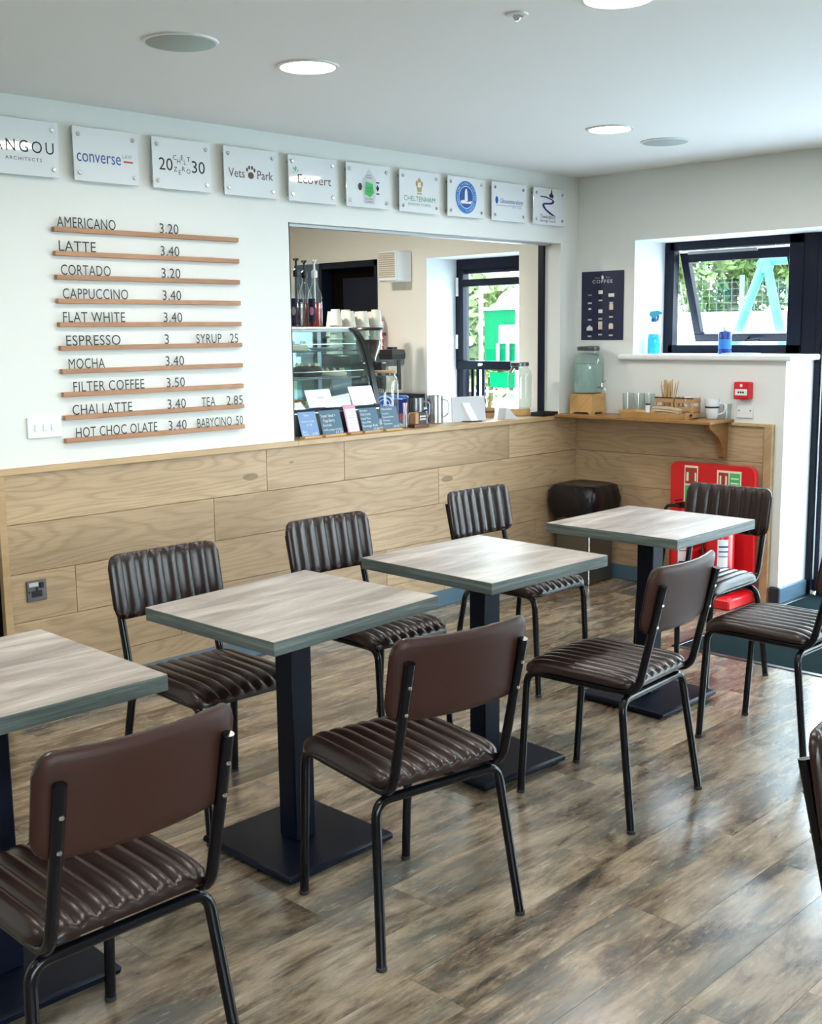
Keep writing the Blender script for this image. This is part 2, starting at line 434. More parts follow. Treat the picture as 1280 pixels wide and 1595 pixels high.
# window wall (wall_right)
WX0, WX1 = .002, TB
wr = MB()
wr.box(0, TB, -.41, .46, 0, H)                      # pier between the two windows
wr.box(0, TB, -1.385, -.41, 0, 1.345)               # low wall under the window
wr.box(0, TB, DY, -.41, ZH, H)                      # over window and doors
WR = st('wall_right', wr, 'wall_paint')
wk = MB().box(0, TB, 1.285, 1.77, 0, H).box(0, TB, .46, 1.285, 2.03, H).box(0, TB, .46, 1.285, 0, .955)
wk.box(0, TB, 1.77, 2.70, 2.045, H).box(0, TB, 2.70, 3.0, 0, H)
wk.box(-.003, -.0005, TA, .46, 0, H)
st('wall_kitchen_right', wk, 'cream_paint')
st('wall_kitchen_back', MB().box(-5, TB, 2.9, 3.0, 0, H).box(-5, -4.9, TA, 2.9, 0, H), 'cream_paint')
st('wall_back', MB().box(BX-.1, BX, DY, 3, 0, H), 'far_wall_dim')
wd = MB().box(BX, -7.8, DY-.2, DY, 0, H).box(-4.4, TB, DY-.2, DY, 0, H).box(-7.8, -4.4, DY-.2, DY, 0, .9).box(-7.8, -4.4, DY-.2, DY, 2.2, H)
for x in (-6.1,): wd.box(x-.04, x+.04, DY-.14, DY-.06, .9, 2.2)
st('wall_front', wd, 'far_wall_dim')
# skirtings
def skirt(name, x0, x1, y0, y1, m='skirting_paint'):
    return st(name, MB().box(x0, x1, y0, y1, 0, .09, .004, 1), m)
skirt('baseboard_left', -3.80, -.03, -.030, -.004)
skirt('baseboard_right', -.030, -.004, -1.29, -.03)
skirt('baseboard_reveal', -.026, GX-.01, -1.403, -1.386)
st('baseboard_return', MB().box(-.028, -.001, -1.404, -1.345, 0, .096, .006, 2), 'skirting_dark', None, 30)
# oak planks on menu wall: rows with joints
RZ = [.983, .783, .5825, .383, .183, .088]
J = [[-3.80, -2.488, -1.989, -.68, -.022], [-3.80, -2.80, -1.29, -.022], [-3.80, -3.511, -2.19, -.90, -.022], [-3.80, -3.005, -1.70, -.42, -.022], [-3.80, -2.55, -1.25, -.022]]
for k in range(5):
    z1, z0 = RZ[k], RZ[k+1]
    for a, b in zip(J[k][:-1], J[k][1:]):
        h = (z1-z0)/2-.0009
        MB().box(-(b-a)/2+.0009, (b-a)/2-.0009, -.008, .008, -h, h, .0016, 1).build('plank', 'oak_panel', WL, None, ((a+b)/2, -.0085, (z0+z1)/2))
JB = [[0, -1.285], [0, -.86, -1.285], [0, -.36, -1.285], [0, -1.05, -1.285], [0, -.6, -1.285]]
for k in range(5):
    z1, z0 = RZ[k]+(.012 if k == 0 else .0), RZ[k+1]
    for a, b in zip(JB[k][:-1], JB[k][1:]):
        L = a-b; h = (z1-z0)/2-.0009
        o = MB().box(-L/2+.0009, L/2-.0009, -.008, .008, -h, h, .0012, 1).build('plank', 'oak_panel', WR, None, (-.0085, (a+b)/2, (z0+z1)/2))
        o.rotation_euler = (0, 0, -PI/2)
MB().box(-3.80, -.001, -.0007, -.0002, .0, .983).build('backing', 'gap_dark', WL, None)
MB().box(-.0007, -.0002, -1.29, -.001, .0, .99).build('backing', 'gap_dark', WR, None)
# oak cappings and end trims
st('trim_1', MB().box(-3.835, XO0, -.032, .0, .983, 1.008, .002, 1), 'oak_trim')
st('trim_2', MB().box(XO0, XO1+.18, -.032, TA+.02, .983, 1.008, .002, 1), 'oak_trim')
st('trim_3', MB().box(-3.835, -3.802, -.036, .02, 0, .983, .002, 1), 'oak_trim')
st('trim_4', MB().box(-.032, 0, -1.335, -1.09, .983, .9985, .002, 1), 'oak_trim')
st('trim_5', MB().box(-.034, 0, -1.335, -1.287, 0, .983, .002, 1), 'oak_trim')
# dark doorway left of the panelling
d3 = st('door_3', MB().box(-4.80, -3.90, .04, .08, 0, 2.02), 'skirting_dark')
st('door_frame', MB().box(-3.90, -3.836, -.012, .12, 0, 2.06, .002, 1).box(-4.82, -3.836, -.012, .12, 2.02, 2.08, .002, 1), 'gap_dark', d3)
MB().tube([(-4.0, -.02, 1.0), (-4.12, -.02, 1.0)], .008).build('door_handle', 'steel', d3)
# black shutter guides in the servery opening
sg = st('trim_6', MB().box(XO1-.022, XO1, .115, .155, 1.008, ZH, .001, 1), 'navy_frame')
st('trim_7', MB().box(XO0, XO0+.006, .0, .02, 1.008, ZH), 'navy_frame')
st('trim_8', MB().box(XO0+.002, XO1-.03, .05, .09, ZH-.012, ZH+.001), 'aluminium')

# ---- window_1 : top-hung, open outwards
def bar(mb, p, q, wdt, dpt, n): pass
w1 = st('window_1', MB().box(GX, GX+.06, -1.30, -.445, ZS-.0, ZS+.05, .002, 1).box(GX, GX+.06, -1.30, -.445, ZH-.05, ZH, .002, 1)
        .box(GX, GX+.06, -.475, -.41, ZS, ZH, .002, 1).box(GX, GX+.06, -1.30, -1.215, ZS, ZH, .002, 1), 'navy_frame')
# infill panel between window and door, and its joint
st('infill_panel', MB().box(GX+.005, GX+.055, -1.385, -1.302, ZS-.02, ZH, .002, 1), 'navy_frame', w1)
ang = math.radians(21.5)
sash = bpy.data.objects.new('sash', None); COL.objects.link(sash); sash.parent = w1; sash.location = (GX+.055, 0, ZH-.065); sash.rotation_euler = (0, -ang, 0)
SH = .575; a, b = -1.212, -.478
MB().box(0, .045, a, b, -.06, 0, .003, 1).box(0, .045, a, b, -SH, -SH+.05, .003, 1).box(0, .045, a, a+.05, -SH+.05, -.06, .003, 1).box(0, .045, b-.05, b, -SH+.05, -.06, .003, 1).build('sash_frame', 'navy_frame', sash, None)
MB().box(.018, .024, a+.05, b-.05, -SH+.05, -.06).build('pane', 'window_glass', sash, None)
MB().tube([(0, -.845, -SH+.02), (-.03, -.845, -SH+.02), (-.03, -.93, -SH+.025)], .007).build('window_handle', 'navy_frame', sash)
MB().box(GX+.03, GX+.045, -1.0, -.55, ZH-.075, ZH-.058).build('trickle_vent', 'aluminium', w1, None)
MB().tube([(GX+.05, -.49, 1.62), (GX+.19, -.49, 1.60)], .004, 6).tube([(GX+.05, -.49, 1.80), (GX+.13, -.49, 1.58)], .004, 6).build('friction_stay', 'aluminium', w1)
# white reveal linings and sill board
st('trim_9', MB().box(.001, GX, -.4115, -.409, ZS, ZH), 'reveal_paint')
st('window_sill_1', MB().box(-.035, GX, -1.400, -.325, 1.343, ZS, .009, 3).box(-.034, GX, -1.424, -1.39, 1.343, ZS, .009, 3), 'white_plastic', None, 40)
# ---- door_2 : glazed doors by the low wall
d2 = st('door_2', MB().box(GX, GX+.07, -1.42, -1.386, 0, ZH, .003, 1).box(GX, GX+.07, -6.0, -1.455, ZH-.06, ZH, .003, 1).box(GX, GX+.07, -2.62, -2.52, 0, ZH, .003, 1)
        .box(GX, GX+.07, -3.72, -3.64, 0, ZH, .003, 1).box(GX, GX+.07, -4.9, -4.82, 0, ZH, .003, 1).box(GX, GX+.07, -6.1, -6.0, 0, ZH, .003, 1).box(GX, GX+.07, -6.0, -1.455, 0, .02), 'navy_frame')
def leaf(y0, y1, nm):
    f = MB()
    f.box(GX+.01, GX+.06, y0, y0+.05, .022, ZH-.062, .003, 1).box(GX+.01, GX+.06, y1-.036, y1, .022, ZH-.062, .003, 1)
    f.box(GX+.01, GX+.06, y0+.05, y1-.05, .022, .085, .003, 1).box(GX+.01, GX+.06, y0+.05, y1-.05, ZH-.13, ZH-.062, .003, 1)
    l = f.build(nm, 'navy_frame', d2, None)
    MB().box(GX+.032, GX+.038, y0+.05, y1-.036, .085, ZH-.13).build('pane', 'window_glass', l, None)
    MB().box(GX+.004, GX+.012, y1-.012, y1-.004, .09, ZH-.14).box(GX+.004, GX+.012, y0+.06, y1-.046, .08, .09).build('glazing_bead', 'aluminium', l, None)
leaf(-2.515, -1.424, 'door_leaf'); leaf(-3.635, -2.625, 'door_leaf'); leaf(-4.815, -3.725, 'side_light'); leaf(-5.995, -4.905, 'side_light')
MB().tube([(GX-.03, -2.44, .9), (GX-.03, -2.44, 1.35)], .012).tube([(GX-.03, -2.44, .95), (GX+.01, -2.44, .95)], .008).tube([(GX-.03, -2.44, 1.3), (GX+.01, -2.44, 1.3)], .008).build('door_handle', 'steel', d2)
w3 = st('window_3', MB().box(-7.8, -4.4, DY-.115, DY-.11, .9, 2.2), 'window_glass')
# ---- window_2 : kitchen hatch, partly open, looking to the playground
y0, y1 = .462, 1.283
w2 = st('window_2', MB().box(GX-.02, GX+.05, y0, y1, 1.955, 2.03, .003, 1).box(GX-.02, GX+.05, y1-.06, y1, .955, 1.955, .003, 1).box(GX-.02, GX+.05, y0, y0+.06, .955, 1.955, .003, 1).box(GX-.02, GX+.05, y0, y1, .955, .975), 'navy_frame')
MB().box(GX-.005, GX+.035, y0+.06, y1-.06, 1.925, 1.955, .003, 1).build('top_rail', 'navy_frame', w2, None)
MB().box(GX+.012, GX+.018, y0+.06, y1-.06, 1.84, 1.925).build('pane', 'window_glass', w2, None)
sf = MB().box(GX-.035, GX+.01, y0+.03, y1-.005, 1.835, 1.885, .003, 1).box(GX-.035, GX+.01, y0+.03, y1-.005, 1.255, 1.315, .003, 1).box(GX-.035, GX+.01, y1-.075, y1-.005, 1.315, 1.835, .003, 1).box(GX-.035, GX+.01, y0+.03, y0+.09, 1.315, 1.835, .003, 1).build('sash', 'navy_frame', w2, None)
MB().box(GX-.014, GX-.008, y0+.09, y1-.075, 1.315, 1.835).build('pane', 'window_glass', sf, None)
MB().box(GX-.05, GX-.035, 1.02, 1.06, 1.285, 1.30, .004, 2).cyl((GX-.06, 1.04, 1.29), .01, .03, 12, 'x').build('window_handle', 'white_plastic', sf)
MB().box(GX-.045, GX-.034, y1-.035, y1-.012, 1.77, 1.90, .003, 1).box(GX-.045, GX-.034, y1-.03, y1-.007, 1.40, 1.50, .003, 1).build('hinge', 'white_plastic', w2)
for i in range(3):
    MB().box(GX+.06+.012*i, GX+.072+.012*i, y1-.09-.04*i, y1-.065-.04*i, .96, 1.26, .002, 1).build('slat', 'navy_frame', w2, None)
st('trim_10', MB().box(.001, GX-.02, 1.282, 1.286, .955, 2.03).box(.001, GX-.02, .459, 1.286, 2.026, 2.031), 'reveal_paint')
# ---- door_1 : kitchen doorway, near-black sheet painted as the dark room beyond
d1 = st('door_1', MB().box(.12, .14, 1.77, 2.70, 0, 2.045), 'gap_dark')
MB().box(-.008, .10, 1.77, 1.80, 0, 2.045, .002, 1).box(-.008, .10, 1.77, 2.40, 2.0, 2.045, .002, 1).box(-.012, .10, 2.37, 2.40, 0, 2.0, .002, 1).build('door_frame', 'navy_frame', d1, None)
MB().box(.0, .03, 2.40, 2.70, 0, 2.045, .002, 1).build('side_panel', 'skirting_paint', d1, None)
MB().box(.09, .118, 1.88, 2.24, .9, 1.93, .002, 1).build('door_panel', 'navy_frame', d1, None)

# ------------------------------------------------------------------ ceiling fittings
def downlight(x, y, label):
    t = thing('ceiling_light', label, 'light', (x, y, H), 0, 'round recessed ceiling lights')
    MB().lathe([(.094, -.002), (.096, -.006), (.108, -.005), (.110, 0)], n=40, caps=False).build('trim_ring', 'white_plastic', t)
    MB().lathe([(0, -.0025), (.095, -.0025)], n=40, caps=False).build('diffuser', 'diffuser', t)
    d = bpy.data.lights.new('lamp', 'AREA'); d.shape = 'DISK'; d.size = .18; d.energy = 6.5; d.color = (1, .93, .84)
    o = bpy.data.objects.new('lamp', d); COL.objects.link(o); o.parent = t; o.location = (0, 0, -.012)
    return t
downlight(-3.12, -1.11, 'round glowing ceiling light above the menu wall beside the grey speaker')
downlight(-1.29, -1.11, 'round glowing ceiling light nearest the corner of the two white walls')
downlight(-3.03, -2.33, 'round glowing ceiling light cut off by the top edge of the photo')
for x, y in ((-4.95, -1.11), (-4.9, -2.33), (-1.2, -2.33), (-6.7, -1.6), (-3.03, -3.9), (-5.6, -4.4)):  # out-of-view lights continuing the ceiling rows, added to brighten and warm the room
    downlight(x, y, 'unseen round recessed ceiling light added to warm the seating area')
def speaker(x, y, label):
    t = thing('ceiling_speaker', label, 'speaker', (x, y, H), 0, 'round ceiling speakers')
    MB().lathe([(0, -.006), (.108, -.006), (.112, -.004)], n=44, caps=False).build('grille', 'speaker_grille', t)
    MB().lathe([(.110, -.006), (.118, -.005), (.120, 0)], n=44, caps=False).build('trim_ring', 'white_plastic', t)
speaker(-3.635, -1.095, 'round grey ceiling speaker above the menu boards')
speaker(-.785, -1.09, 'round grey ceiling speaker near the coffee poster corner')
t = thing('smoke_sensor', 'tiny white ceiling sprinkler disc near the top of the photo', 'sensor', (-3.103, -2.026, H))
MB().lathe([(.034, 0), (.032, -.004), (.02, -.006), (.02, -.004), (.010, -.004)], n=24, caps=False).build('collar', 'white_plastic', t)
MB().lathe([(.012, 0), (.012, -.012), (.004, -.02), (.0, -.02)], n=12, caps=False).build('nozzle', 'steel', t)

# ------------------------------------------------------------------ tables
def table(x, y, r, rb, label, tilt=(0, 0)):
    t = thing('cafe_table', label, 'table', (x, y, 0), 0, 'square pedestal cafe tables')
    s = .302; th = .0385
    top = MB().box(-s+.0008, s-.0008, -s+.0008, s-.0008, -.0012, 0, .0004, 1).build('tabletop', 'table_laminate', t, None)
    top.location = (0, 0, .75); top.rotation_euler = (tilt[1], -tilt[0], r)
    MB().box(-s, s, -s, s, -th, -.0012, .0012, 1).build('edge_band', 'table_edge', top, None)
    b = MB().box(-.2045, .2045, -.2045, .2045, .012, .0345, .007, 2).box(-.185, .185, -.185, .185, .002, .012).build('base_plate', 'table_metal', t, 40)
    c = MB().box(-.0385, .0385, -.0385, .0385, .034, .70, .004, 2).build('column', 'table_metal', t, 40)
    m = MB().box(-.13, .13, -.03, .03, .69, .7035, .002, 1).box(-.03, .03, -.13, .13, .69, .7035, .002, 1).build('mounting_plate', 'table_metal', t, None)
    for o in (b, c, m): o.rotation_euler = (0, 0, rb)
    return t
table(-4.7347, -1.7765, -.0078, -.04, 'square grey wood-effect table cut off by the left edge of the photo')
table(-3.7828, -1.741, -.0163, -.003, 'square grey wood-effect table in front, second from the left, with full black base', (.029, -.014))
table(-2.905, -1.728, -.0245, -.073, 'square grey wood-effect table in the middle, third from the left')
table(-1.9026, -1.7589, .0085, -.016, 'square grey wood-effect table nearest the red extinguisher stand')

# ------------------------------------------------------------------ chairs
def cushion(hx, hy, T, nch, rad, groove, front=0., seg=6, nv=22, pe=7):
    """padded slab with channels running along v, in local (u, v, w)"""
    mb = MB(); nu = nch*seg; vs = []; top = []; bot = []
    for i in range(nu+1):
        u = -1+2*i/nu; x = u*hx; e = max(0, abs(x)-(hx-rad)); hv = hy-(rad-math.sqrt(max(0, rad*rad-e*e)))
        ch = abs(math.sin(PI*nch*(u+1)/2)) if 0 < i < nu else .0
        for j in range(nv+1):
            v = math.sin(PI/2*(-1+2*j/nv)) if True else 0
            y = v*hv; ed = (1-abs(v)**pe)**.5 * (1-abs(u)**(pe*1.6))**.5 if abs(v) < 1 and abs(u) < 1 else 0
            z = T*(.25+.75*ed)-groove*(1-ch**.7)*min(1, ed*1.6)*(1 if 0 < i < nu else 0)
            if front: z -= front*max(0, (v-.45)/.55)**2.2
            top.append((x, y, z)); bot.append((x, y, -.0+ (-front*max(0, (v-.45)/.55)**2.2 if front else 0)))
    n = nv+1; N = len(top); f = []
    for i in range(nu):
        for j in range(nv):
            a = i*n+j; f.append((a, a+n, a+n+1, a+1)); f.append((N+a, N+a+1, N+a+n+1, N+a+n))
    for i in range(nu):
        f.append((i*n, N+i*n, N+(i+1)*n, (i+1)*n)); a = i*n+nv; f.append((a, a+n, N+a+n, N+a))
    for j in range(nv):
        f.append((j, j+1, N+j+1, N+j)); a = nu*n+j; f.append((a, N+a, N+a+1, a+1))
    mb.add(top+bot, f); return mb
def make_chair():
    t = thing('cafe_chair', '', 'chair', (0, 0, 0), 0, 'brown ribbed leather cafe chairs')
    R = .0125; X = .172
    sm = cushion(.192, .207, .040, 9, .055, .0105, .014)
    sm.v = [(x, y+.008, z+.4385) for x, y, z in sm.v]
    sm.build('seat', 'leather', t, 60)
    MB().box(-.165, .165, -.175, .175, .428, .4395, .003, 1).build('seat_board', 'black_plastic', t, None)
    lean = math.radians(10.5)
    def back(mb, off):
        out = []
        for x, y, z in mb.v:   # local u across, v up, w forward
            yb = -.030*(1-(x/.205)**2) + z + off
            zz = y
            out.append((x, -.2555 + yb*math.cos(lean) - zz*math.sin(lean), .722 + zz*math.cos(lean) + yb*math.sin(lean)))
        mb.v = out; return mb
    back(cushion(.207, .106, .024, 8, .042, .0085), .0095).build('backrest', 'leather', t, 60)
    bs = MB(); nu, nv = 24, 10; hx, hy, rad = .2075, .1065, .042; g = []
    for lay in (0, 1):
        for i in range(nu+1):
            u = -1+2*i/nu; x = u*hx; e = max(0, abs(x)-(hx-rad)); hv = hy-(rad-math.sqrt(max(0, rad*rad-e*e)))
            for j in range(nv+1):
                v = math.sin(PI/2*(-1+2*j/nv)); ed = ((1-abs(v)**9)*(1-abs(u)**14))**.5 if abs(v) < 1 and abs(u) < 1 else 0
                g.append((x, v*hv, .0105 if lay else .0095-.011*ed))
    n = nv+1; N = (nu+1)*n; f = []
    for i in range(nu):
        for j in range(nv):
            a = i*n+j; f += [(a, a+1, a+n+1, a+n), (N+a, N+a+n, N+a+n+1, N+a+1)]
        f += [(i*n, (i+1)*n, N+(i+1)*n, N+i*n), (i*n+nv, N+i*n+nv, N+(i+1)*n+nv, (i+1)*n+nv)]
    for j in range(nv): f += [(j, N+j, N+j+1, j+1), (nu*n+j, nu*n+j+1, N+nu*n+j+1, N+nu*n+j)]
    bs.add(g, f); back(bs, 0).build('back_shell', 'leather_back', t, 60)
    for s in (-1, 1):
        P0 = (s*X, .222, .006); P1 = (s*X, .200, .37)
        MB().tube([P0, P1], R, 14).build('leg', 'black_metal', t, 50)
        path = fillet([P1, (s*X, .196, .425), (s*X, -.205, .425), (s*X, -.287, .772)], [.045, .05], 8)
        o = MB().tube(path, R, 14).build('side_frame', 'black_metal', t, 50)
        for zz in (.712, .643):
            yy = -.205-.082*(zz-.425)/.347
            MB().lathe([(.0, -.0155), (.004, -.015), (.0055, -.012)], (s*X, yy, zz), 10, 'y').build('screw', 'chrome', o)
        MB().cyl((s*X, .222, 0), .0138, .012, 14, bev=.002).build('foot_cap', 'rubber', t)
        q0 = (s*.222, -.222, .006); q1 = (s*.196, -.172, .35)
        MB().tube([q0, q1], R, 14).build('leg', 'black_metal', t, 50)
        MB().cyl((s*.222, -.222, 0), .0138, .012, 14, bev=.002).build('foot_cap', 'rubber', t)
    MB().tube(fillet([(-.196, -.172, .35), (-.192, -.165, .401), (.192, -.165, .401), (.196, -.172, .35)], .042, 8), R, 14).build('cross_tube', 'black_metal', t, 50)
    MB().tube([(-X, .12, .424), (X, .12, .424)], .009, 10).build('front_rail', 'black_metal', t, 50)
    return t
CH = [(-4.782, -2.262, -.02, 'chair with plain leather back in the bottom left corner of the photo'),
      (-3.836, -2.234, -.168, 'chair seen from behind in front of the middle table, its brown seat fully visible'),
      (-2.836, -2.196, .064, 'chair seen from behind at the table nearest the extinguisher stand'),
      (-1.995, -2.377, -.019, 'chair with glossy ribbed seat at the right edge, its feet beside the door mat'),
      (-3.787, -1.341, 3.099, 'ribbed leather chair against the oak wall, leftmost of the three facing us'),
      (-2.997, -1.271, 3.124, 'ribbed leather chair against the oak wall, middle of the three facing us'),
      (-2.017, -1.190, 3.143, 'ribbed leather chair against the oak wall, nearest the black bin'),
      (-1.505, -1.751, 1.586, 'dark ribbed chair standing before the red extinguisher stand'),
      (-3.835, -3.696, 3.14, 'chair cut off at the right edge, only a black post and back rim in view')]
ch0 = make_chair()
for i, (x, y, a, lb) in enumerate(CH):
    c = ch0 if i == 0 else copytree(ch0)
    c.location = (x, y, 0); c.rotation_euler = (0, 0, a); c['label'] = lb

# ------------------------------------------------------------------ menu ledges on the wall
ROWS = [('AMERICANO', '3.20', None, None), ('LATTE', '3.40', None, None), ('CORTADO', '3.20', None, None), ('CAPPUCCINO', '3.40', None, None),
        ('FLAT WHITE', '3.40', None, None), ('ESPRESSO', '3', 'SYRUP', '.25'), ('MOCHA', '3.40', None, None), ('FILTER COFFEE', '3.50', None, None),
        ('CHAI LATTE', '3.40', 'TEA', '2.85'), ('HOT CHOC OLATE', '3.40', 'BABYCINO', '.50')]
X0N = [-3.503, -3.50, -3.497, -3.495, -3.50, -3.492, -3.487, -3.472, -3.482, -3.472]
WN = [.265, .165, .225, .30, .285, .25, .165, .335, .28, .39]
for k, (nm, pr_, n2, p2) in enumerate(ROWS):
    z = 1.941-k*.0935
    o = MB().box(-.4535, .4535, -.012, .012, -.0095, .0095, .0012, 1).build('menu_ledge', 'ledge_wood', None, None, (-3.0665, -.013, z))
    tag(o, 'thin wooden menu ledge holding the words %s and %s' % (nm.replace('CHOC OLATE', 'CHOCOLATE').lower(), 'price '+pr_), 'ledge', 'wooden menu ledges with black letters')
    def put(s, x, wd, al='LEFT'):
        t = wallA(text_mesh(s, wd, .043, al, thin=0, spacing=1.05), -.004); o2 = shift(t, x+3.0665, .0095).build('lettering', 'ink', o, None)
    put(nm, X0N[k], WN[k]); put(pr_, -3.025, .095 if len(pr_) > 1 else .022)
    if n2: put(n2, {'SYRUP': -2.86, 'TEA': -2.845, 'BABYCINO': -2.873}[n2], {'SYRUP': .137, 'TEA': .075, 'BABYCINO': .190}[n2])
    if p2: put(p2, {'.25': -2.687, '2.85': -2.708, '.50': -2.669}[p2], {'.25': .057, '2.85': .092, '.50': .050}[p2])

# ------------------------------------------------------------------ sponsor plaques
PLX = [-3.635, -3.2735, -2.908, -2.539, -2.170, -1.805, -1.437, -1.072, -.706, -.335]
PLB = ['clear acrylic plaque lettered ARCHITECTS at the left edge of the photo', 'acrylic plaque with blue converse lettering and a red bar',
       'acrylic plaque reading 20 30 around small jumbled black letters', 'acrylic plaque reading Vets Park with a paw print',
       'acrylic plaque with a green sprig and a ceiling light reflected in it', 'acrylic plaque with a grey and green pentagon badge',
       'acrylic plaque with a gold crest over CHELTENHAM', 'acrylic plaque with a round blue emblem', 'acrylic plaque with small blue Gloucestershire lettering',
       'acrylic plaque with a dark blue river squiggle, nearest the corner']
def plaque(k):
    x = PLX[k]; p = thing('wall_plaque', PLB[k], 'plaque', (x, -.030, 2.24), 0, 'acrylic sponsor plaques above the menu')
    MB().box(-.1485, .1485, -.003, .003, -.105, .105, .0012, 1).build('panel', 'acrylic', p, None)
    for a in (-.125, .125):
        for b in (-.0745, .0745):
            MB().cyl((a, -.0085, b), .0085, .0385, 16, 'y', .0015).build('standoff', 'steel', p)
    Y = -.0038
    def T(s, m, cx, z, w=None, h=None, al='CENTER', **kw): return textA(p, 'lettering', s, cx, Y, z, m, w, h, al, **kw)
    def PZ(name, m, polys):
        mb = MB()
        for q in polys: polyA(mb, q, Y)
        return mb.build(name, m, p, None)
    if k == 0:
        T('ANGOU', 'ink', .128, -.018, .25, .046, 'RIGHT', thin=0, spacing=1.3); T('ARCHITECTS', 'ink', .0, -.05, .15, .013, spacing=1.3)
    elif k == 1:
        T('converse', 'ink_blue', -.035, -.03, .20, .052, thin=0); T('LAW', 'ink_grey', .096, -.002, .045, .018, thin=0)
        PZ('emblem', 'ink_red', [[(.078, -.018), (.122, -.018), (.122, -.011), (.078, -.011)]])
    elif k == 2:
        T('20', 'ink', -.083, -.028, .068, .052, thin=0); T('30', 'ink', .083, -.028, .068, .052, thin=0)
        for s, a, b in (('C', -.034, .018), ('H', -.016, .004), ('E', .000, .020), ('L', .014, .002), ('T', .030, .016), ('Z', -.032, -.030), ('E', -.012, -.042), ('R', .006, -.026), ('O', .028, -.034)):
            T(s, 'ink', a*1.1, b, None, .020)
    elif k == 3:
        T('Vets', 'ink_brown', -.08, -.025, .09, .04, thin=0); T('Park', 'ink_brown', .082, -.025, .09, .04, thin=0)
        PZ('emblem', 'ink_brown', [disc(0, -.012, .017, 20, .015), disc(-.021, .012, .006, 12, .009), disc(-.008, .022, .006, 12, .009), disc(.008, .022, .006, 12, .009), disc(.021, .012, .006, 12, .009)])
    elif k == 4:
        T('Ecovert', 'ink_brown', .012, -.02, .21, .042, thin=0)
        PZ('emblem', 'ink_green', [[(-.108, .022), (-.122, .05), (-.112, .044)], [(-.106, .024), (-.108, .058), (-.098, .046)], [(-.104, .022), (-.084, .046), (-.092, .03)], [(-.108, .02), (-.13, .03), (-.12, .022)]])
    elif k == 5:
        PZ('badge', 'ink_grey', [[(-.045, -.088), (.048, -.088), (.062, .01), (.002, .085), (-.05, .01)]]) if False else PZ('badge', 'pale_grey', [[(-.035, -.085), (.042, -.085), (.055, .03), (.005, .085), (-.042, .03)]])
        Y = -.0046
        PZ('emblem', 'ink_green', [[(-.028, -.04), (.012, -.052), (.036, -.03), (.030, .014), (-.020, .022)]])
        Y = -.0052
        T('GROWN BY', 'ink_dkgreen', .004, -.012, .036, .007); T('LOCALS', 'ink_dkgreen', .006, -.028, .034, .007)
        T('PREMIER', 'ink', .002, .036, .040, .007); T('LEAGUE', 'ink', .002, .048, .030, .007)
        T('CUTTING', 'ink', .002, -.066, .055, .009); T('CARBON', 'ink', .002, -.080, .055, .009)
        PZ('crest', 'ink', [disc(-.058, -.006, .013, 16, .018), disc(.062, -.006, .011, 4, .018), [(.052, .018), (.074, .018), (.074, .024), (.052, .024)], [(.052, -.03), (.074, -.03), (.074, -.036), (.052, -.036)]])
    elif k == 6:
        PZ('crest', 'ink_gold', [[(-.016, .0), (.012, .0), (.020, .03), (-.002, .022), (-.024, .03)], disc(-.02, .042, .010, 10, .014), disc(.016, .042, .010, 10, .014), disc(-.002, .058, .012, 8, .012), [(-.022, -.012), (.018, -.012), (.012, -.004), (-.016, -.004)]])
        T('CHELTENHAM', 'ink_dkgreen', 0, -.048, .235, .026, thin=0); T('BOROUGH COUNCIL', 'ink_dkgreen', 0, -.07, .17, .013, thin=0)
    elif k == 7:
        ringA(MB(), 0, 0, .062, .084, Y).build('ring', 'ink_sky', p, None) if False else MB().add([], [])
        mb = ringA(MB(), 0, 0, .060, .086, Y); mb.build('ring', 'ink_sky', p, None)
        PZ('emblem', 'ink_blue', [disc(0, 0, .056, 32)])
        Y = -.0046
        PZ('tower', 'white_ink', [[(-.014, -.02), (.012, -.02), (.009, .03), (.004, .045), (-.004, .045), (-.011, .03)], [(-.048, -.02), (-.02, -.014), (.01, -.024), (.046, -.016), (.04, -.032), (-.04, -.034)]])
        for i, c in enumerate('CHARLTON KINGS PARISH COUNCIL'):
            if c == ' ': continue
            a = PI*1.18-i*2*PI*.84/28; tm = text_mesh(c, None, .011, 'CENTER'); ca, sa = math.cos(a-PI/2), math.sin(a-PI/2)
            tm.v = [(.0675*math.cos(a)+u*ca-v*sa, Y, .0675*math.sin(a)+u*sa+v*ca) for u, v, _ in tm.v]; tm.build('lettering', 'white_ink', p, None)
    elif k == 8:
        T('Gloucestershire', 'ink_blue', .022, -.008, .20, .026, thin=0); T('COUNTY COUNCIL', 'ink_sky', .07, -.03, .09, .009, thin=0)
        PZ('emblem', 'ink_blue', [disc(-.108, .006, .013, 8, .022), [(-.115, -.024), (.115, -.016), (.115, -.014), (-.115, -.022)]])
    else:
        PZ('river', 'ink_navy', [[(-.085, .052), (-.03, .046), (.02, .036), (.038, .024), (.036, .014), (.02, .008), (-.05, .008), (-.055, -.002), (-.03, -.02), (.012, -.042), (.05, -.042), (.02, -.032), (-.02, -.012), (-.018, -.004), (-.01, -.004+.004)][:0] or [(-.085, .052), (-.03, .05), (.03, .038), (.03, .046), (-.03, .058), (-.085, .058)],
            [(.03, .046), (.05, .034), (.044, .022), (.02, .014), (-.048, .010), (-.048, .020), (.01, .024), (.026, .030), (.03, .038)],
            [(-.048, .020), (-.066, .012), (-.062, -.004), (-.042, -.018), (-.03, -.012), (-.042, .0), (-.048, .010)],
            [(-.042, -.018), (.0, -.04), (.03, -.05), (.066, -.052), (.02, -.034), (-.03, -.012)]])
        PZ('castle', 'ink', [[(.0, .056), (.04, .050), (.04, .072), (.032, .072), (.028, .084), (.026, .1), (.018, .1), (.016, .084), (.012, .074), (.0, .074)]])
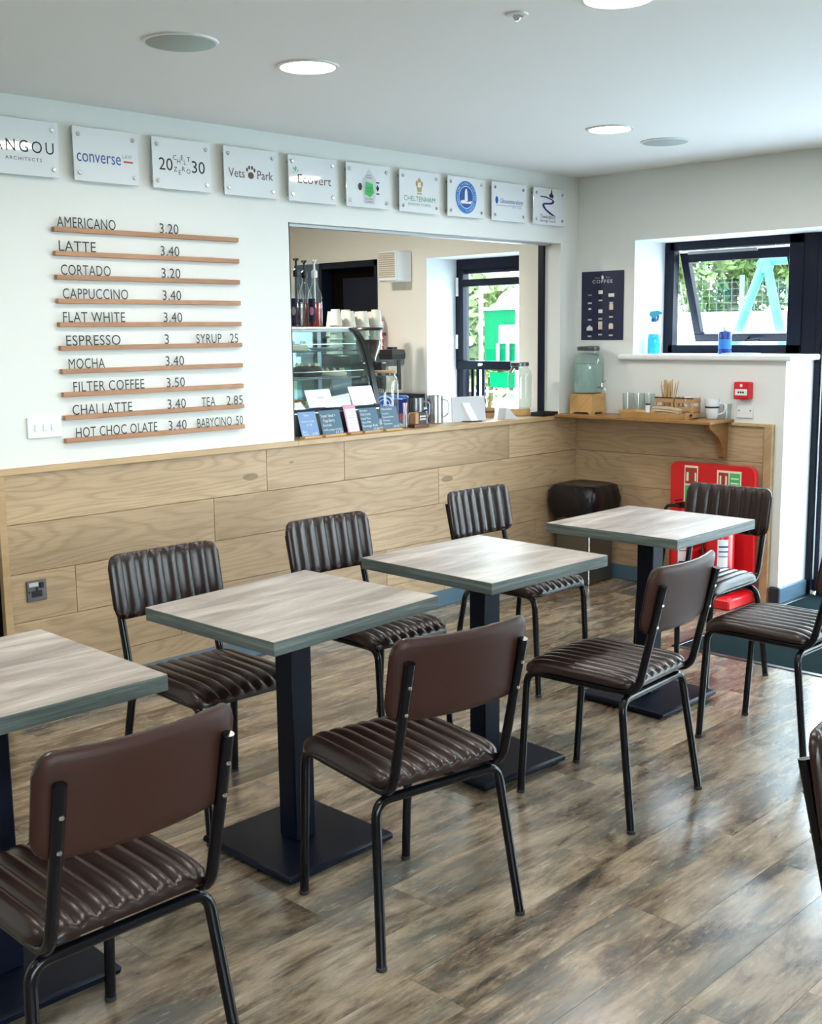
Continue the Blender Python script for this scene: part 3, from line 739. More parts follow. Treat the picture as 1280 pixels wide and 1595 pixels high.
        T('Tewkesbury', 'ink', -.01, -.068, .145, .022, thin=0); T('Borough Council', 'ink', -.01, -.088, .145, .015, thin=0)
for k in range(10): plaque(k)

# ------------------------------------------------------------------ small wall things
t = thing('light_switch', 'white three-gang light switch low on the white wall left of the menu', 'switch', (-3.604, -.001, 1.16))
MB().box(-.074, .074, -.009, 0, -.042, .042, .002, 2).build('plate', 'white_plastic', t)
for a in (-.036, 0, .036): MB().box(a-.009, a+.009, -.014, -.008, -.014, .014, .002, 1).build('rocker', 'white_plastic', t)
t = thing('wall_socket', 'brushed metal single plug socket in the oak panelling', 'socket', (-3.69, -.0165, .507))
MB().box(-.043, .043, -.008, 0, -.043, .043, .002, 2).build('plate', 'socket_metal', t)
MB().box(-.034, .006, -.010, -.007, .018, .034).build('label_strip', 'pale_grey', t, None)
MB().box(.012, .030, -.013, -.007, .008, .032, .002, 1).build('switch', 'black_plastic', t, None)
MB().box(-.006, .004, -.0095, -.007, -.004, .014).box(-.022, -.008, -.0095, -.007, -.022, -.012).box(.006, .02, -.0095, -.007, -.022, -.012).box(-.024, .022, -.0088, -.007, -.026, .0).build('plug_holes', 'ink', t, None)
MB().cyl((-.034, -.009, -.004), .003, .003, 10, 'y').cyl((.034, -.009, -.004), .003, .003, 10, 'y').build('screw', 'chrome', t)

RB = -PI/2   # things on the window wall: local x -> -y, local y -> +x
def onB(name, label, cat, y, z, x=0, group=None): return thing(name, label, cat, (x, y, z), RB, group)
p = onB('coffee_poster', 'dark navy coffee poster with nine small cup drawings', 'poster', -.188, 1.667, -.002)
MB().box(-.153, .153, -.002, .001, -.206, .206).build('sheet', 'poster_navy', p, None)
Y = -.003
textA(p, 'lettering', 'COFFEE', 0, Y, .135, 'white_ink', .145, .020, 'CENTER', spacing=1.25)
textA(p, 'lettering', 'Know', -.036, Y, .163, 'pale_grey', .032, .009, 'CENTER'); textA(p, 'lettering', 'Your', .040, Y, .163, 'pale_grey', .032, .009, 'CENTER')
polyA(MB(), [(-.007, .158), (.007, .158), (.008, .174), (.0, .182), (-.008, .174)], Y).build('emblem', 'white_ink', p, None)
cups = [(-.09, .055, 'd'), (-.012, .07, 'w2'), (.066, .055, 'w1'), (-.09, -.045, 'd2'), (-.012, -.04, 'w'), (.066, -.03, 'c2'), (-.09, -.145, 'w3'), (-.012, -.135, 'c3'), (.066, -.14, 'c1')]
for a, b, kd in cups:
    mb = MB()
    q = {'w1': [(-.021, -.004), (.021, -.004), (.021, .016), (-.021, .016)], 'w2': [(-.016, .0), (.016, .0), (.016, .022), (-.016, .022)], 'w': [(-.015, -.004), (.015, -.004), (.015, .018), (-.015, .018)],
         'w3': [(-.022, -.004), (.022, -.004), (.022, .014), (.008, .022), (.0, .03), (-.01, .022), (-.022, .014)], 'c1': [(-.016, .0), (.016, .0), (.016, .026), (.008, .034), (-.008, .034), (-.016, .026)],
         'c2': [(-.014, .004), (.014, .004), (.014, .034), (.007, .042), (-.007, .042), (-.014, .034)], 'c3': [(-.015, -.008), (.015, -.008), (.015, .04), (-.015, .04)],
         'd': [(-.014, .009), (.014, .009), (.014, .012), (-.014, .012)], 'd2': [(-.011, .022), (.011, .022), (.009, .032), (-.009, .032)]}[kd]
    polyA(mb, [(a+u, b+v) for u, v in q], Y).build('cup_drawing', 'cream_ink' if kd[0] == 'c' else 'white_ink', p, None)
    polyA(MB(), [(a-.012, b-.026), (a+.012, b-.026), (a+.011, b-.006), (a-.011, b-.006)], Y).build('cup_drawing', 'ink', p, None)
    polyA(MB(), [(a-.014, b-.043), (a+.014, b-.043), (a+.014, b-.034), (a-.014, b-.034)], Y).build('caption', 'pale_grey', p, None)
t = onB('fire_call_point', 'red break-glass fire alarm call point on the wall', 'fire alarm', -1.15, 1.180)
MB().box(-.048, .048, -.05, 0, -.048, .048, .006, 2).build('housing', 'red_plastic', t)
MB().box(-.036, .036, -.0525, -.049, -.026, .008, .001, 1).build('glass_panel', 'white_plastic', t, None)
MB().lathe([(0, -.0545), (.006, -.053)], (-.014, 0, -.009), 10, 'y').lathe([(0, -.0545), (.006, -.053)], (0, 0, -.009), 10, 'y').lathe([(0, -.0545), (.006, -.053)], (.014, 0, -.009), 10, 'y').build('marks', 'ink', t)
MB().lathe([(0, -.054), (.008, -.053), (.009, -.049)], (0, 0, .028), 14, 'y').build('indicator', 'white_plastic', t)
t = onB('blank_wall_plate', 'white blank switch plate under the red call point', 'switch', -1.155, 1.068)
MB().box(-.049, .049, -.010, 0, -.042, .042, .003, 2).build('plate', 'white_plastic', t)
for a in (-.034, .034): MB().cyl((a, -.0115, 0), .004, .003, 10, 'y').build('screw', 'dark_steel', t)

# ------------------------------------------------------------------ shelf on the window wall and what stands on it
t = thing('wall_shelf', 'brown wooden shelf on a curved bracket under the coffee poster', 'shelf', (0, 0, 0))
MB().box(-.268, -.001, -1.09, -.033, 1.0, 1.018, .003, 2).build('board', 'shelf_wood', t, 40)
prof = [(0, 0), (-.215, 0), (-.205, -.022), (-.165, -.045), (-.11, -.075), (-.07, -.115), (-.05, -.16), (-.045, -.195), (-.028, -.205), (0, -.205)]
for yb in (-1.045,):
    MB().prism(prof, lambda a, b, d: (a-.018 if a < 0 else a-.018, d, 1.0+b), yb-.016, yb+.016).build('bracket', 'shelf_wood', t, None)
SZ = 1.018
t = thing('dispenser_stand', 'pale wooden stand with cut-out feet under the water dispenser', 'stand', (-.095, -.155, SZ))
a, b, h = .072, .082, .122
leg = [(-b, 0), (-b, h), (b, h), (b, 0), (b-.022, 0), (b-.03, .012), (-b+.03, .012), (-b+.022, 0)]
for s in (-1, 1): MB().prism(leg, lambda u, v, d: (d, u, v), s*a-.007*(s > 0)+(-0), s*a+.007*(s < 0)).build('side_board', 'bamboo', t, None)
lg2 = [(-a+.008, 0), (-a+.008, h), (a-.008, h), (a-.008, 0), (a-.03, 0), (a-.036, .012), (-a+.036, .012), (-a+.03, 0)]
for s in (-1, 1): MB().prism(lg2, lambda u, v, d: (u, d, v), s*b-.012*(s > 0), s*b+.012*(s < 0)).build('end_board', 'bamboo', t, None)
t = thing('drinks_dispenser', 'glass drinks dispenser jar full of water with a chrome tap', 'dispenser', (-.095, -.155, SZ+h))
MB().lathe([(.070, .0), (.086, .006), (.092, .04), (.095, .15), (.094, .205), (.082, .232), (.066, .243), (.063, .262)], n=40, caps=False).build('jar', 'jar_glass', t)
MB().lathe([(.0, .006), (.082, .008), (.088, .04), (.091, .15), (.091, .178), (0, .178)], n=36).build('water', 'water', t)
MB().lathe([(.066, .258), (.068, .262), (.068, .280), (.062, .284), (0, .284)], n=36).build('lid', 'dark_steel', t)
tp = MB().tube([(-.02, -.085, .04), (-.028, -.125, .04)], .008).tube(fillet([(-.026, -.118, .04), (-.031, -.145, .038), (-.033, -.150, .012)], .012), .006).build('tap', 'chrome', t)
MB().tube([(-.028, -.122, .045), (-.028, -.122, .068), (-.035, -.152, .080)], .0045).build('tap_lever', 'chrome', tp)
gp = None
for i, (x, y) in enumerate(((-.040, -.409), (-.040, -.485), (-.040, -.557))):
    if not gp:
        gp = thing('drinking_glass', '', 'glass', (x, y, SZ), 0, 'clear tumblers on the shelf')
        MB().lathe([(.0, .003), (.026, .003), (.028, .0), (.031, .06), (.034, .128), (.0325, .129), (.029, .062), (.025, .010), (0, .010)], n=28, caps=False).build('glass_body', 'clear_glass', gp)
        g = gp
    else: g = copytree(gp); g.location = (x, y, SZ)
    g['label'] = ['clear tumbler on the shelf nearest the water dispenser', 'clear tumbler on the shelf, middle of the three', 'clear tumbler on the shelf partly behind the tray'][i]
# tray
t = thing('serving_tray', 'low wooden tray holding the cutlery boxes and napkins', 'tray', (-.155, -.695, SZ))
MB().box(-.068, .068, -.205, .205, .001, .006).build('tray_floor', 'bamboo', t, None)
for s in (-1, 1):
    MB().prism([(-.205, 0), (-.222, .034), (.222, .034), (.205, 0)], lambda u, v, d: (s*(.068+v*.35)+d, u, v), -.004, .004).build('tray_side', 'bamboo', t, None)
    e = MB().prism([(-.068, 0), (-.080, .040), (.080, .040), (.068, 0)], lambda u, v, d: (u, s*(.205+v*.4)+d, v), -.004, .004).build('tray_end', 'bamboo', t, None)
    MB().box(-.03, .03, s*.219-.0055, s*.219+.0055, .018, .029, .002, 1).build('hand_hole', 'ink', e, None)
TZ = SZ+.006
def crate(y, label, n, first=None):
    t = thing('cutlery_box', label, 'box', (-.128, y, TZ), 0, 'slatted wooden boxes on the tray')
    for s in (-1, 1):
        for z in (.0, .034, .082):
            MB().box(s*.040-.002, s*.040+.002, -.058, .058, z+.002, z+.028, .001, 1).build('slat', 'kraft', t, None)
            MB().box(-.038, .038, s*.058-.002, s*.058+.002, z+.002, z+.028, .001, 1).build('slat', 'kraft', t, None)
    for a in (-1, 1):
        for b in (-1, 1): MB().box(a*.036-.004, a*.036+.004, b*.053-.004, b*.053+.004, 0, .115).build('post', 'bamboo', t, None)
    MB().box(-.038, .038, -.056, .056, 0, .004).build('box_floor', 'kraft', t, None)
    MB().box(-.0435, -.042, -.0605, .0605, .108, .114).build('dark_band', 'ink', t, None)
    return t
crate(-.735, 'slatted wooden box packed with wooden stirrers', 0)
crate(-.866, 'slatted wooden box holding white paper sachets, beside the stirrer box', 0)
st0 = MB().box(-.0028, .0028, -.0008, .0008, 0, .195).build('wooden_stirrer', 'straw_wood', None, None); first = True
for i in range(40):
    o = st0 if first else st0.copy()
    if not first: COL.objects.link(o)
    first = False
    o.location = (-.128+random.uniform(-.026, .026), -.735+random.uniform(-.044, .044), TZ+.006)
    o.rotation_euler = (random.uniform(-.17, .17), random.uniform(-.12, .12), random.uniform(0, 3)); o.scale = (1, 1, random.uniform(.9, 1.08))
    tag(o, 'wooden stirrer standing in the slatted box on the tray', 'stirrer', 'wooden stirrers in the box')
for i in range(4):
    o = MB().box(-.018, .018, -.0015, .0015, 0, .088, .001, 1).build('paper_sachet', 'white_card', None, None, (-.128+.012*i-.02, -.862+random.uniform(-.02, .02), TZ+.03))
    o.rotation_euler = (random.uniform(-.2, .2), random.uniform(-.1, .1), random.uniform(-.4, .4)); tag(o, 'white paper sachet poking out of the slatted box', 'sachet', 'white sachets in the box')
for i in range(4):
    mb = MB(); nx = 12
    vs = []; z0 = .0125*i
    for k in range(nx+1):
        yy = -.085+.17*k/nx; zz = z0+.010*math.sin(k/nx*PI)*(.5+.5*i/3)+(.012*(k/nx)**3 if i > 1 else 0)
        vs += [(-.022, yy, zz), (.024, yy, zz+.001), (-.022, yy, zz+.010), (.024, yy, zz+.0105)]
    fs = [(0, 1, 3, 2), (nx*4, nx*4+2, nx*4+3, nx*4+1)]
    for k in range(nx):
        a = k*4; fs += [(a, a+4, a+5, a+1), (a+2, a+3, a+7, a+6), (a, a+2, a+6, a+4), (a+1, a+5, a+7, a+3)]
    mb.add(vs, fs); o = mb.build('paper_napkin', 'napkin', None, 60, (-.196, -.775, TZ+.001)); o.rotation_euler = (0, 0, (.03, -.05, .04, -.03)[i])
    tag(o, 'brown folded paper napkin on the tray, %s in the pile' % ('lowest', 'second from the bottom', 'third from the bottom', 'topmost')[i], 'napkin', 'brown folded napkins')
t = thing('salt_shaker', 'slim white shaker with black lid at the left end of the tray', 'shaker', (-.185, -.64, TZ))
MB().cyl((0, 0, 0), .014, .066, 18, bev=.002).build('body', 'white_plastic', t); MB().cyl((0, 0, .066), .0135, .009, 18, bev=.002).build('lid', 'black_plastic', t)
t = thing('coffee_mug', 'white mug with a black stripe at the right end of the shelf', 'mug', (-.075, -.990, SZ))
MB().lathe([(0, .002), (.026, .001), (.031, .006), (.037, .04), (.0425, .112), (.0395, .112), (.034, .04), (.028, .010), (0, .010)], n=32, caps=False).build('cup', 'ceramic', t)
MB().tube(fillet([(.008, -.036, .09), (.016, -.074, .088), (.014, -.070, .035), (.006, -.032, .026)], .02), .005).build('handle', 'ceramic', t)
MB().lathe([(.0394, .062), (.0401, .072)], n=32, caps=False, a0=0).build('stripe', 'ink', t)
t = thing('glass_cup', 'clear glass cup behind the white mug', 'glass', (-.028, -1.057, SZ))
MB().lathe([(0, .003), (.020, .003), (.022, .0), (.024, .05), (.026, .085), (.0245, .085), (.022, .05), (.018, .010), (0, .010)], n=24, caps=False).build('glass_body', 'clear_glass', t)

# ------------------------------------------------------------------ window sill things
t = thing('spray_bottle', 'spray bottle of bright blue cleaner standing on the window sill', 'bottle', (.14, -.465, ZS), -1.1)
MB().lathe([(0, 0), (.034, 0), (.038, .006), (.037, .09), (.030, .135), (.016, .175), (.014, .195)], n=24, sy=.62, caps=False).build('bottle', 'clear_glass', t)
MB().lathe([(0, .002), (.033, .002), (.0365, .007), (.0355, .09), (.032, .118), (0, .118)], n=24, sy=.6).build('cleaner', 'blue_liquid', t)
MB().cyl((0, 0, .19), .018, .022, 16, bev=.002).build('collar', 'blue_plastic', t)
MB().prism([(-.03, .232), (-.022, .252), (.02, .258), (.045, .246), (.046, .236), (.016, .230), (.012, .212), (-.012, .212)], lambda a, b, d: (a, d, b), -.011, .011).build('spray_head', 'teal_label', t, None)
MB().prism([(.016, .232), (.030, .228), (.024, .196), (.018, .196)], lambda a, b, d: (a, d, b), -.005, .005).build('trigger', 'blue_plastic', t, None)
t = thing('wipes_canister', 'dark blue wipes canister on the window sill in front of the open window', 'canister', (.20, -.905, ZS))
MB().lathe([(0, 0), (.036, 0), (.038, .003), (.038, .118), (.036, .121)], n=28).build('canister', 'blue_can', t)
MB().lathe([(.036, .121), (.036, .128), (.03, .132), (.0, .132)], n=28).build('lid', 'blue_plastic', t)
MB().lathe([(.012, .131), (.016, .145), (.008, .165), (.0, .175)], n=10, sx=.8).build('wipe', 'white_card', t)
MB().lathe([(.0383, .03), (.0383, .085)], n=28, caps=False).build('label', 'ink_sky', t)
for i, (dx, a) in enumerate(((0, .1), (.02, -.2))):
    o = MB().box(-.05, .05, -.10, .10, 0, .003).build('paper_leaflet', 'teal_label' if i == 0 else 'white_card', None, None, (.12+dx, -1.00-.04*i, ZS+.0035*i)); o.rotation_euler = (0, 0, a)
    tag(o, ['teal leaflet lying flat on the window sill by the canister', 'white leaflet lying on top of the teal leaflet'][i], 'leaflet')

# ------------------------------------------------------------------ corner: bin and fire extinguishers
t = thing('waste_bin', 'metal bin with a black liner bag folded over its rim in the corner', 'bin', (-.185, -.205, 0))
MB().box(-.125, .125, -.125, .125, .0, .55, .01, 2).build('body', 'bin_metal', t, 40)
MB().box(-.130, -.122, -.130, -.122, 0, .52, .003, 1).build('corner_strip', 'chrome', t)
vs = []; fs = []; n = 64; L = [(.150, .400), (.168, .43), (.176, .50), (.172, .56), (.155, .592), (.135, .600), (.110, .592), (.0, .585)]
for j, (r, z) in enumerate(L):
    for i in range(n):
        a = 2*PI*i/n; c, s = math.cos(a), math.sin(a); k = (abs(c)**6+abs(s)**6)**(-1/6)
        wob = 1+.018*math.sin(13*a+j)*(j < 4)+.012*math.sin(31*a+1.7*j)*(j < 4); wob += random.uniform(-.022, .022)*(1 <= j <= 4); vs.append((c*r*k*wob, s*r*k*wob, z+.006*math.sin(7*a+j)*(j < 3)))
for j in range(len(L)-1):
    for i in range(n): a, b = j*n+i, j*n+(i+1) % n; fs.append((a, b, b+n, a+n))
MB().add(vs, fs).build('liner_bag', 'bag_black', t, 80)
t = thing('extinguisher_stand', 'red plastic double fire extinguisher stand against the oak panelling', 'stand', (0, 0, 0))
yl, yr = -.745, -1.272
pts = []
def rrect(a0, a1, b0, b1, r, n=6, low=True):
    out = []
    for cx, cz, s in ((a1-r, b1-r, 0), (a0+r, b1-r, 1)):
        out += [(cx+r*math.cos(PI/2*(s+k/n)), cz+r*math.sin(PI/2*(s+k/n))) for k in range(n+1)]
    return out+[(a0, b0), (a1, b0)]
MB().prism(rrect(yr, yl, .04, .765, .045), lambda a, b, d: (d-.02*(b/.76), a, b), -.075, -.035).build('backboard', 'red_plastic', t)
MB().box(-.335, -.035, yr, yl, .0, .058, .008, 2).build('base', 'red_plastic', t, 40)
MB().box(-.30, -.10, -1.02, -.99, .058, .30, .006, 1).build('divider', 'red_plastic', t)
def sign(y0_, y1_, z0_, z1_, vert):
    s = MB().box(-.0975, -.0965, y0_, y1_, z0_, z1_).build('sign', 'cream_print', t, None)
    if vert:
        zm = (z0_+z1_)/2; MB().box(-.0985, -.097, y0_+.006, y1_-.006, zm+.004, z1_-.012).build('red_field', 'red_print', s, None); MB().box(-.0985, -.097, y0_+.006, y1_-.006, z0_+.006, zm-.006).build('green_field', 'green_print', s, None)
        MB().box(-.0992, -.098, y1_-.028, y1_-.014, zm+.02, zm+.07).build('symbol', 'cream_print', s, None); MB().box(-.0992, -.098, y0_+.01, y0_+.02, zm+.02, zm+.07).build('symbol', 'cream_print', s, None)
    else:
        ym = (y0_+y1_)/2; MB().box(-.0985, -.097, ym+.004, y1_-.01, z0_+.006, z1_-.012).build('red_field', 'red_print', s, None); MB().box(-.0985, -.097, y0_+.008, ym-.004, z0_+.006, z1_-.012).build('green_field', 'green_print', s, None)
        MB().box(-.0992, -.098, y1_-.028, y1_-.018, z0_+.02, z1_-.03).build('symbol', 'cream_print', s, None); MB().box(-.0992, -.098, ym+.012, ym+.022, z0_+.02, z1_-.03).build('symbol', 'cream_print', s, None)
        for q in range(3): MB().box(-.0992, -.098, y0_+.015, ym-.012, z0_+.022+.026*q, z0_+.030+.026*q).build('symbol', 'cream_print', s, None)
sign(-.925, -.838, .53, .748, True); sign(-1.195, -1.045, .615, .735, False)
def extinguisher(x, y, hgt, r, label, co2):
    t = thing('fire_extinguisher', label, 'fire extinguisher', (x, y, .058))
    MB().lathe([(0, 0), (r-.012, 0), (r, .012), (r, hgt-.06), (r*.8, hgt-.025), (r*.35, hgt-.004), (.02, hgt), (.02, hgt+.02), (0, hgt+.02)], n=32).build('cylinder', 'red_paint', t)
    v = MB().cyl((0, 0, hgt+.015), .018, .03, 14).box(-.055, .03, -.010, .010, hgt+.046, hgt+.052, .002, 1).box(-.06, .0, -.009, .009, hgt+.064, hgt+.070, .002, 1).build('valve', 'black_metal', t)
    if co2:
        MB().tube(fillet([(-.01, .0, hgt+.03), (-.02, .09, hgt+.03), (-.03, .10, hgt-.12), (-.05, .09, hgt-.2)], .035), .009).lathe([(.012, hgt-.36), (.034, hgt-.20), (.014, hgt-.17)], (-.05, .10, 0), 14).build('horn', 'black_plastic', t)
    else:
        MB().tube(fillet([(-.01, .0, hgt+.03), (-.03, .10, hgt+.02), (-.05, .085, hgt-.16), (-.055, .06, hgt-.30)], .04), .008).build('hose', 'black_plastic', t)
    lb_ = MB(); n = 10; vs = []
    for i in range(n+1):
        a = PI*1.10+(.75*i/n); vs += [(math.cos(a)*(r+.0008), math.sin(a)*(r+.0008), hgt*.30), (math.cos(a)*(r+.0008), math.sin(a)*(r+.0008), hgt*.72)]
    lb_.add(vs, [(2*i, 2*i+2, 2*i+3, 2*i+1) for i in range(n)]).build('label', 'white_card', t)
    lb2 = MB(); vs = []
    for z0, z1 in ((.31, .37), (.62, .64), (.56, .575), (.50, .51)):
        o = len(vs); vv = []
        for i in range(n+1):
            a = PI*1.13+(.69*i/n); vv += [(math.cos(a)*(r+.0016), math.sin(a)*(r+.0016), hgt*z0), (math.cos(a)*(r+.0016), math.sin(a)*(r+.0016), hgt*z1)]
        lb2.add(vv, [(2*i, 2*i+2, 2*i+3, 2*i+1) for i in range(n)])
    lb2.build('label_print', 'ink_navy', t)
extinguisher(-.20, -.885, .44, .062, 'red carbon dioxide extinguisher with black horn, left on the red stand', True)
extinguisher(-.20, -1.135, .44, .078, 'red extinguisher with white label behind the dark chair', False)
# entrance mat
t = thing('entrance_mat', 'dark green-grey door mat with metal edging in front of the glass door', 'mat', (0, 0, 0))
MB().box(-1.115, GX, -3.6, -1.435, -.003, .003).build('pile', 'mat_pile', t, None)
MB().box(-1.142, -1.115, -3.6, -1.41, -.003, .0045, .001, 1).box(-1.142, GX, -1.435, -1.408, -.003, .0045, .001, 1).build('edging', 'dark_steel', t, None)

# ------------------------------------------------------------------ kitchen behind the servery opening
CZ = 1.008
t = thing('servery_counter', 'white kitchen worktop running behind the servery opening', 'counter', (0, 0, 0))
MB().box(-4.6, -.02, TA+.022, .75, .965, 1.0075, .003, 1).build('worktop', 'worktop_white', t, None)
MB().box(-4.6, -.02, TA+.03, .70, 0, .965).build('cupboards', 'white_plastic', t, None)
t = thing('kitchen_counter', 'kitchen counter with a dark upstand along the far wall', 'counter', (0, 0, 0))
MB().box(-1.15, -.02, .755, 2.85, .965, 1.0, .003, 1).build('worktop', 'worktop_white', t, None)
MB().box(-1.10, -.03, .76, 2.85, 0, .965).build('cupboards', 'white_plastic', t, None)
MB().box(-.018, -.001, 1.29, 1.765, 1.0, 1.09, .002, 1).build('upstand', 'worktop_dark', t, None)
for x, y in ((-1.5, 1.4),):  # unseen lamp, added to lift the kitchen walls
    downlight(x, y, 'unseen recessed ceiling light added behind the servery header to brighten the kitchen')['group'] = 'kitchen ceiling lights'
for o in bpy.data.objects:
    if o.type == 'LIGHT' and o.parent and o.parent.get('group') == 'kitchen ceiling lights':
        o.data.energy = 24; o.data.color = (1, .95, .86)

# display case
t = thing('cake_display_case', 'curved glass cake display case on the servery counter', 'display case', (0, 0, 0))
cx0, cx1 = -2.44, -1.575
prof = [(.155, 1.135), (.158, 1.16), (.172, 1.24), (.195, 1.33), (.225, 1.415), (.262, 1.483), (.305, 1.528), (.350, 1.550), (.39, 1.555)]
def strip(x0, x1, off, m, nm, thick=.006):
    mb = MB(); vs = []
    for y, z in prof:
        for xx in (x0, x1):
            vs += [(xx, y-off, z+off*.4), (xx, y-off+thick, z+off*.4-thick*.4)]
    fs = []
    for i in range(len(prof)-1):
        a = i*4; fs += [(a, a+2, a+6, a+4), (a+1, a+5, a+7, a+3), (a, a+4, a+5, a+1), (a+2, a+3, a+7, a+6)]
    fs += [(0, 1, 3, 2), (len(prof)*4-4, len(prof)*4-2, len(prof)*4-1, len(prof)*4-3)]
    return mb.add(vs, fs).build(nm, m, t, 40)
mb = MB(); vs = []
for y, z in prof: vs += [(cx0, y, z), (cx1, y, z)]
mb.add(vs, [(2*i, 2*i+1, 2*i+3, 2*i+2) for i in range(len(prof)-1)]).build('curved_glass', 'case_glass', t, 60)
strip(cx1-.03, cx1+.004, .004, 'black_plastic', 'end_frame', .02); strip(cx0-.004, cx0+.03, .004, 'black_plastic', 'end_frame', .02)
MB().box(cx0, cx1, .150, .64, CZ, 1.118, .003, 1).build('base_cabinet', 'black_plastic', t, None)
MB().box(cx0, cx1, .146, .158, 1.118, 1.124).build('bright_trim', 'steel', t, None)
MB().box(cx0, cx1+.004, .148, .168, 1.124, 1.142, .002, 1).build('lower_frame', 'navy_frame', t, None)
MB().box(cx0, cx1, .345, .64, 1.543, 1.555, .003, 1).build('top_panel', 'steel', t, None)
MB().box(cx0+.02, cx1-.02, .345, .375, 1.528, 1.543, .003, 1).build('lamp_strip', 'diffuser_soft' if 'diffuser_soft' in MT else 'white_plastic', t, None)
MB().box(cx0, cx0+.03, .61, .64, 1.118, 1.543).box(cx1-.03, cx1, .61, .64, 1.118, 1.543).build('back_post', 'dark_steel', t, None)
mb = MB()
for xx in (cx1-.003, cx0): mb.prism([(y, z) for y, z in prof]+[(.61, 1.555), (.61, 1.135)], lambda a, b, d: (xx+d, a, b), 0, .003)
mb.build('end_glass', 'case_glass', t, None)
MB().box(cx0+.03, cx1-.03, .628, .634, 1.12, 1.54).build('rear_glass', 'case_glass', t, None)
for z, yf in ((1.425, .27), (1.285, .215)):
    s = MB().box(cx0+.012, cx1-.035, yf, .60, z, z+.006, .001, 1).build('shelf', 'case_glass', t, None)
    MB().tube([(cx0+.012, yf, z+.003), (cx1-.035, yf, z+.003), (cx1-.035, .60, z+.003)], .0035, 6).tube([(cx0+.012, yf, z+.04), (cx1-.05, yf, z+.04), (cx1-.05, yf, z+.003)], .002, 6).build('shelf_rail', 'chrome', s)
MB().box(cx0+.03, cx1-.03, .17, .60, 1.142, 1.148).build('floor_plate', 'pale_grey', t, None)
def cake(nm, lb, cat, x, y, z, r, h, m, m2):
    t = thing(nm, lb, cat, (x, y, z))
    MB().lathe([(0, 0), (r+.008, 0), (r+.012, .004), (0, .004)], n=28).build('plate', 'ceramic', t)
    MB().lathe([(0, .004), (r, .005), (r+.004, h*.5), (r-.004, h*.9), (r-.02, h), (0, h)], n=28).build('cake_body', m, t)
    for i in range(9):
        a = 2*PI*i/9; MB().lathe([(0, 0), (.010, .003), (.008, .012), (0, .02)], (math.cos(a)*(r-.018), math.sin(a)*(r-.018), h-.002), 8).build('topping', m2, t)
cake('chocolate_cake', 'dark chocolate cake on the middle shelf of the display case', 'cake', -1.88, .38, 1.291, .075, .06, 'cake_choc', 'cake_cream')
cake('cream_tart', 'pale cream tart beside the chocolate cake in the display case', 'cake', -1.70, .38, 1.291, .075, .028, 'cake_cream', 'cake_cream')
cake('iced_cake', 'pale iced cake on the top shelf of the display case', 'cake', -1.95, .42, 1.431, .085, .035, 'cake_cream', 'white_card')
t = thing('serving_platter', 'white platter on the top shelf of the display case', 'plate', (-1.72, .42, 1.431))
MB().lathe([(0, 0), (.07, 0), (.09, .012), (.088, .014), (.068, .004), (0, .004)], n=28, caps=False).build('dish', 'ceramic', t)
for i in range(8):
    t = thing('pastry', 'golden pastry lying in the bottom of the display case', 'pastry', (-2.06-.035*(i % 4)+.012*(i//4), .25+.09*(i//4), 1.149), .5, 'golden pastries in the display case')
    MB().lathe([(0, -.045), (.012, -.035), (.018, 0), (.012, .035), (0, .045)], (0, 0, .018), 12, 'y').build('crust', 'pastry', t)
# price cards on the ledge
def cardA(name, label, x0, x1, zb, zt, y0, y1, m, lines, ink, slant=-.003, foot='bamboo', ft=True):
    t = thing(name, label, 'sign', (0, 0, 0), 0, 'price cards along the servery ledge' if ft else 'white cards on the display case')
    fn = lambda a, b, d: (a+(b-zb)*slant/.1, y0+(b-zb)/(zt-zb)*(y1-y0)+d, b)
    MB().prism([(x0, zb), (x1, zb), (x1, zt), (x0, zt)], fn, 0, .003).build('card', m, t, None)
    for s, fx, fz, wd, hh in lines:
        tm = text_mesh(s, wd*(x1-x0) if wd else None, hh, 'LEFT', thin=-.01); tm.v = [fn(x0+fx*(x1-x0)+u, zb+fz*(zt-zb)+v, -.0008) for u, v, _ in tm.v]; tm.build('lettering', ink, t, None)
    if ft: MB().box(x0, x1, y0-.018, y0+.022, CZ, CZ+.011, .002, 1).build('holder', foot, t, None)
    return t
cardA('price_card', 'pale blue chalk price card at the left end of the servery ledge', -2.222, -2.108, 1.018, 1.137, .03, .062, 'chalkboard_light', [('Toast', .3, .82, .3, .011), ('Toasted tea cake', .08, .58, .75, .009), ('£1.50', .38, .42, .3, .011), ('Bun', .1, .15, .22, .011), ('Scone', .08, .04, .3, .010), ('£1.80', .6, .04, .3, .012)], 'white_ink')
cardA('price_card', 'teal chalk price card reading super seed and yoga berry granola', -2.085, -1.945, 1.018, 1.137, .03, .062, 'chalkboard', [('Super Seed +', .06, .72, .7, .015), ('Yoga Berry', .12, .52, .55, .015), ('Granola', .08, .34, .4, .014), ('with yogurt/milk', .06, .16, .88, .010), ('£3.50', .62, .03, .33, .012)], 'white_ink')
cardA('price_card', 'tall pink and white printed card in the middle of the ledge', -1.915, -1.832, 1.018, 1.156, .03, .066, 'pink_card', [], 'ink', foot='kraft')
o = bpy.data.objects.get('card.002')
MB().prism([(-1.906, 1.022), (-1.838, 1.022), (-1.838, 1.136), (-1.906, 1.136)], lambda a, b, d: (a-(b-1.018)*.03, .03+(b-1.018)/.138*.036+d, b), -.0006, 0).build('menu_print', 'white_card', o.parent, None)
for i in range(7):
    MB().prism([(-1.895, 1.034+.014*i), (-1.85, 1.034+.014*i), (-1.85, 1.037+.014*i), (-1.895, 1.037+.014*i)], lambda a, b, d: (a-(b-1.018)*.03, .03+(b-1.018)/.138*.036+d, b), -.0012, -.0006).build('menu_line', 'ink_grey', o.parent, None)
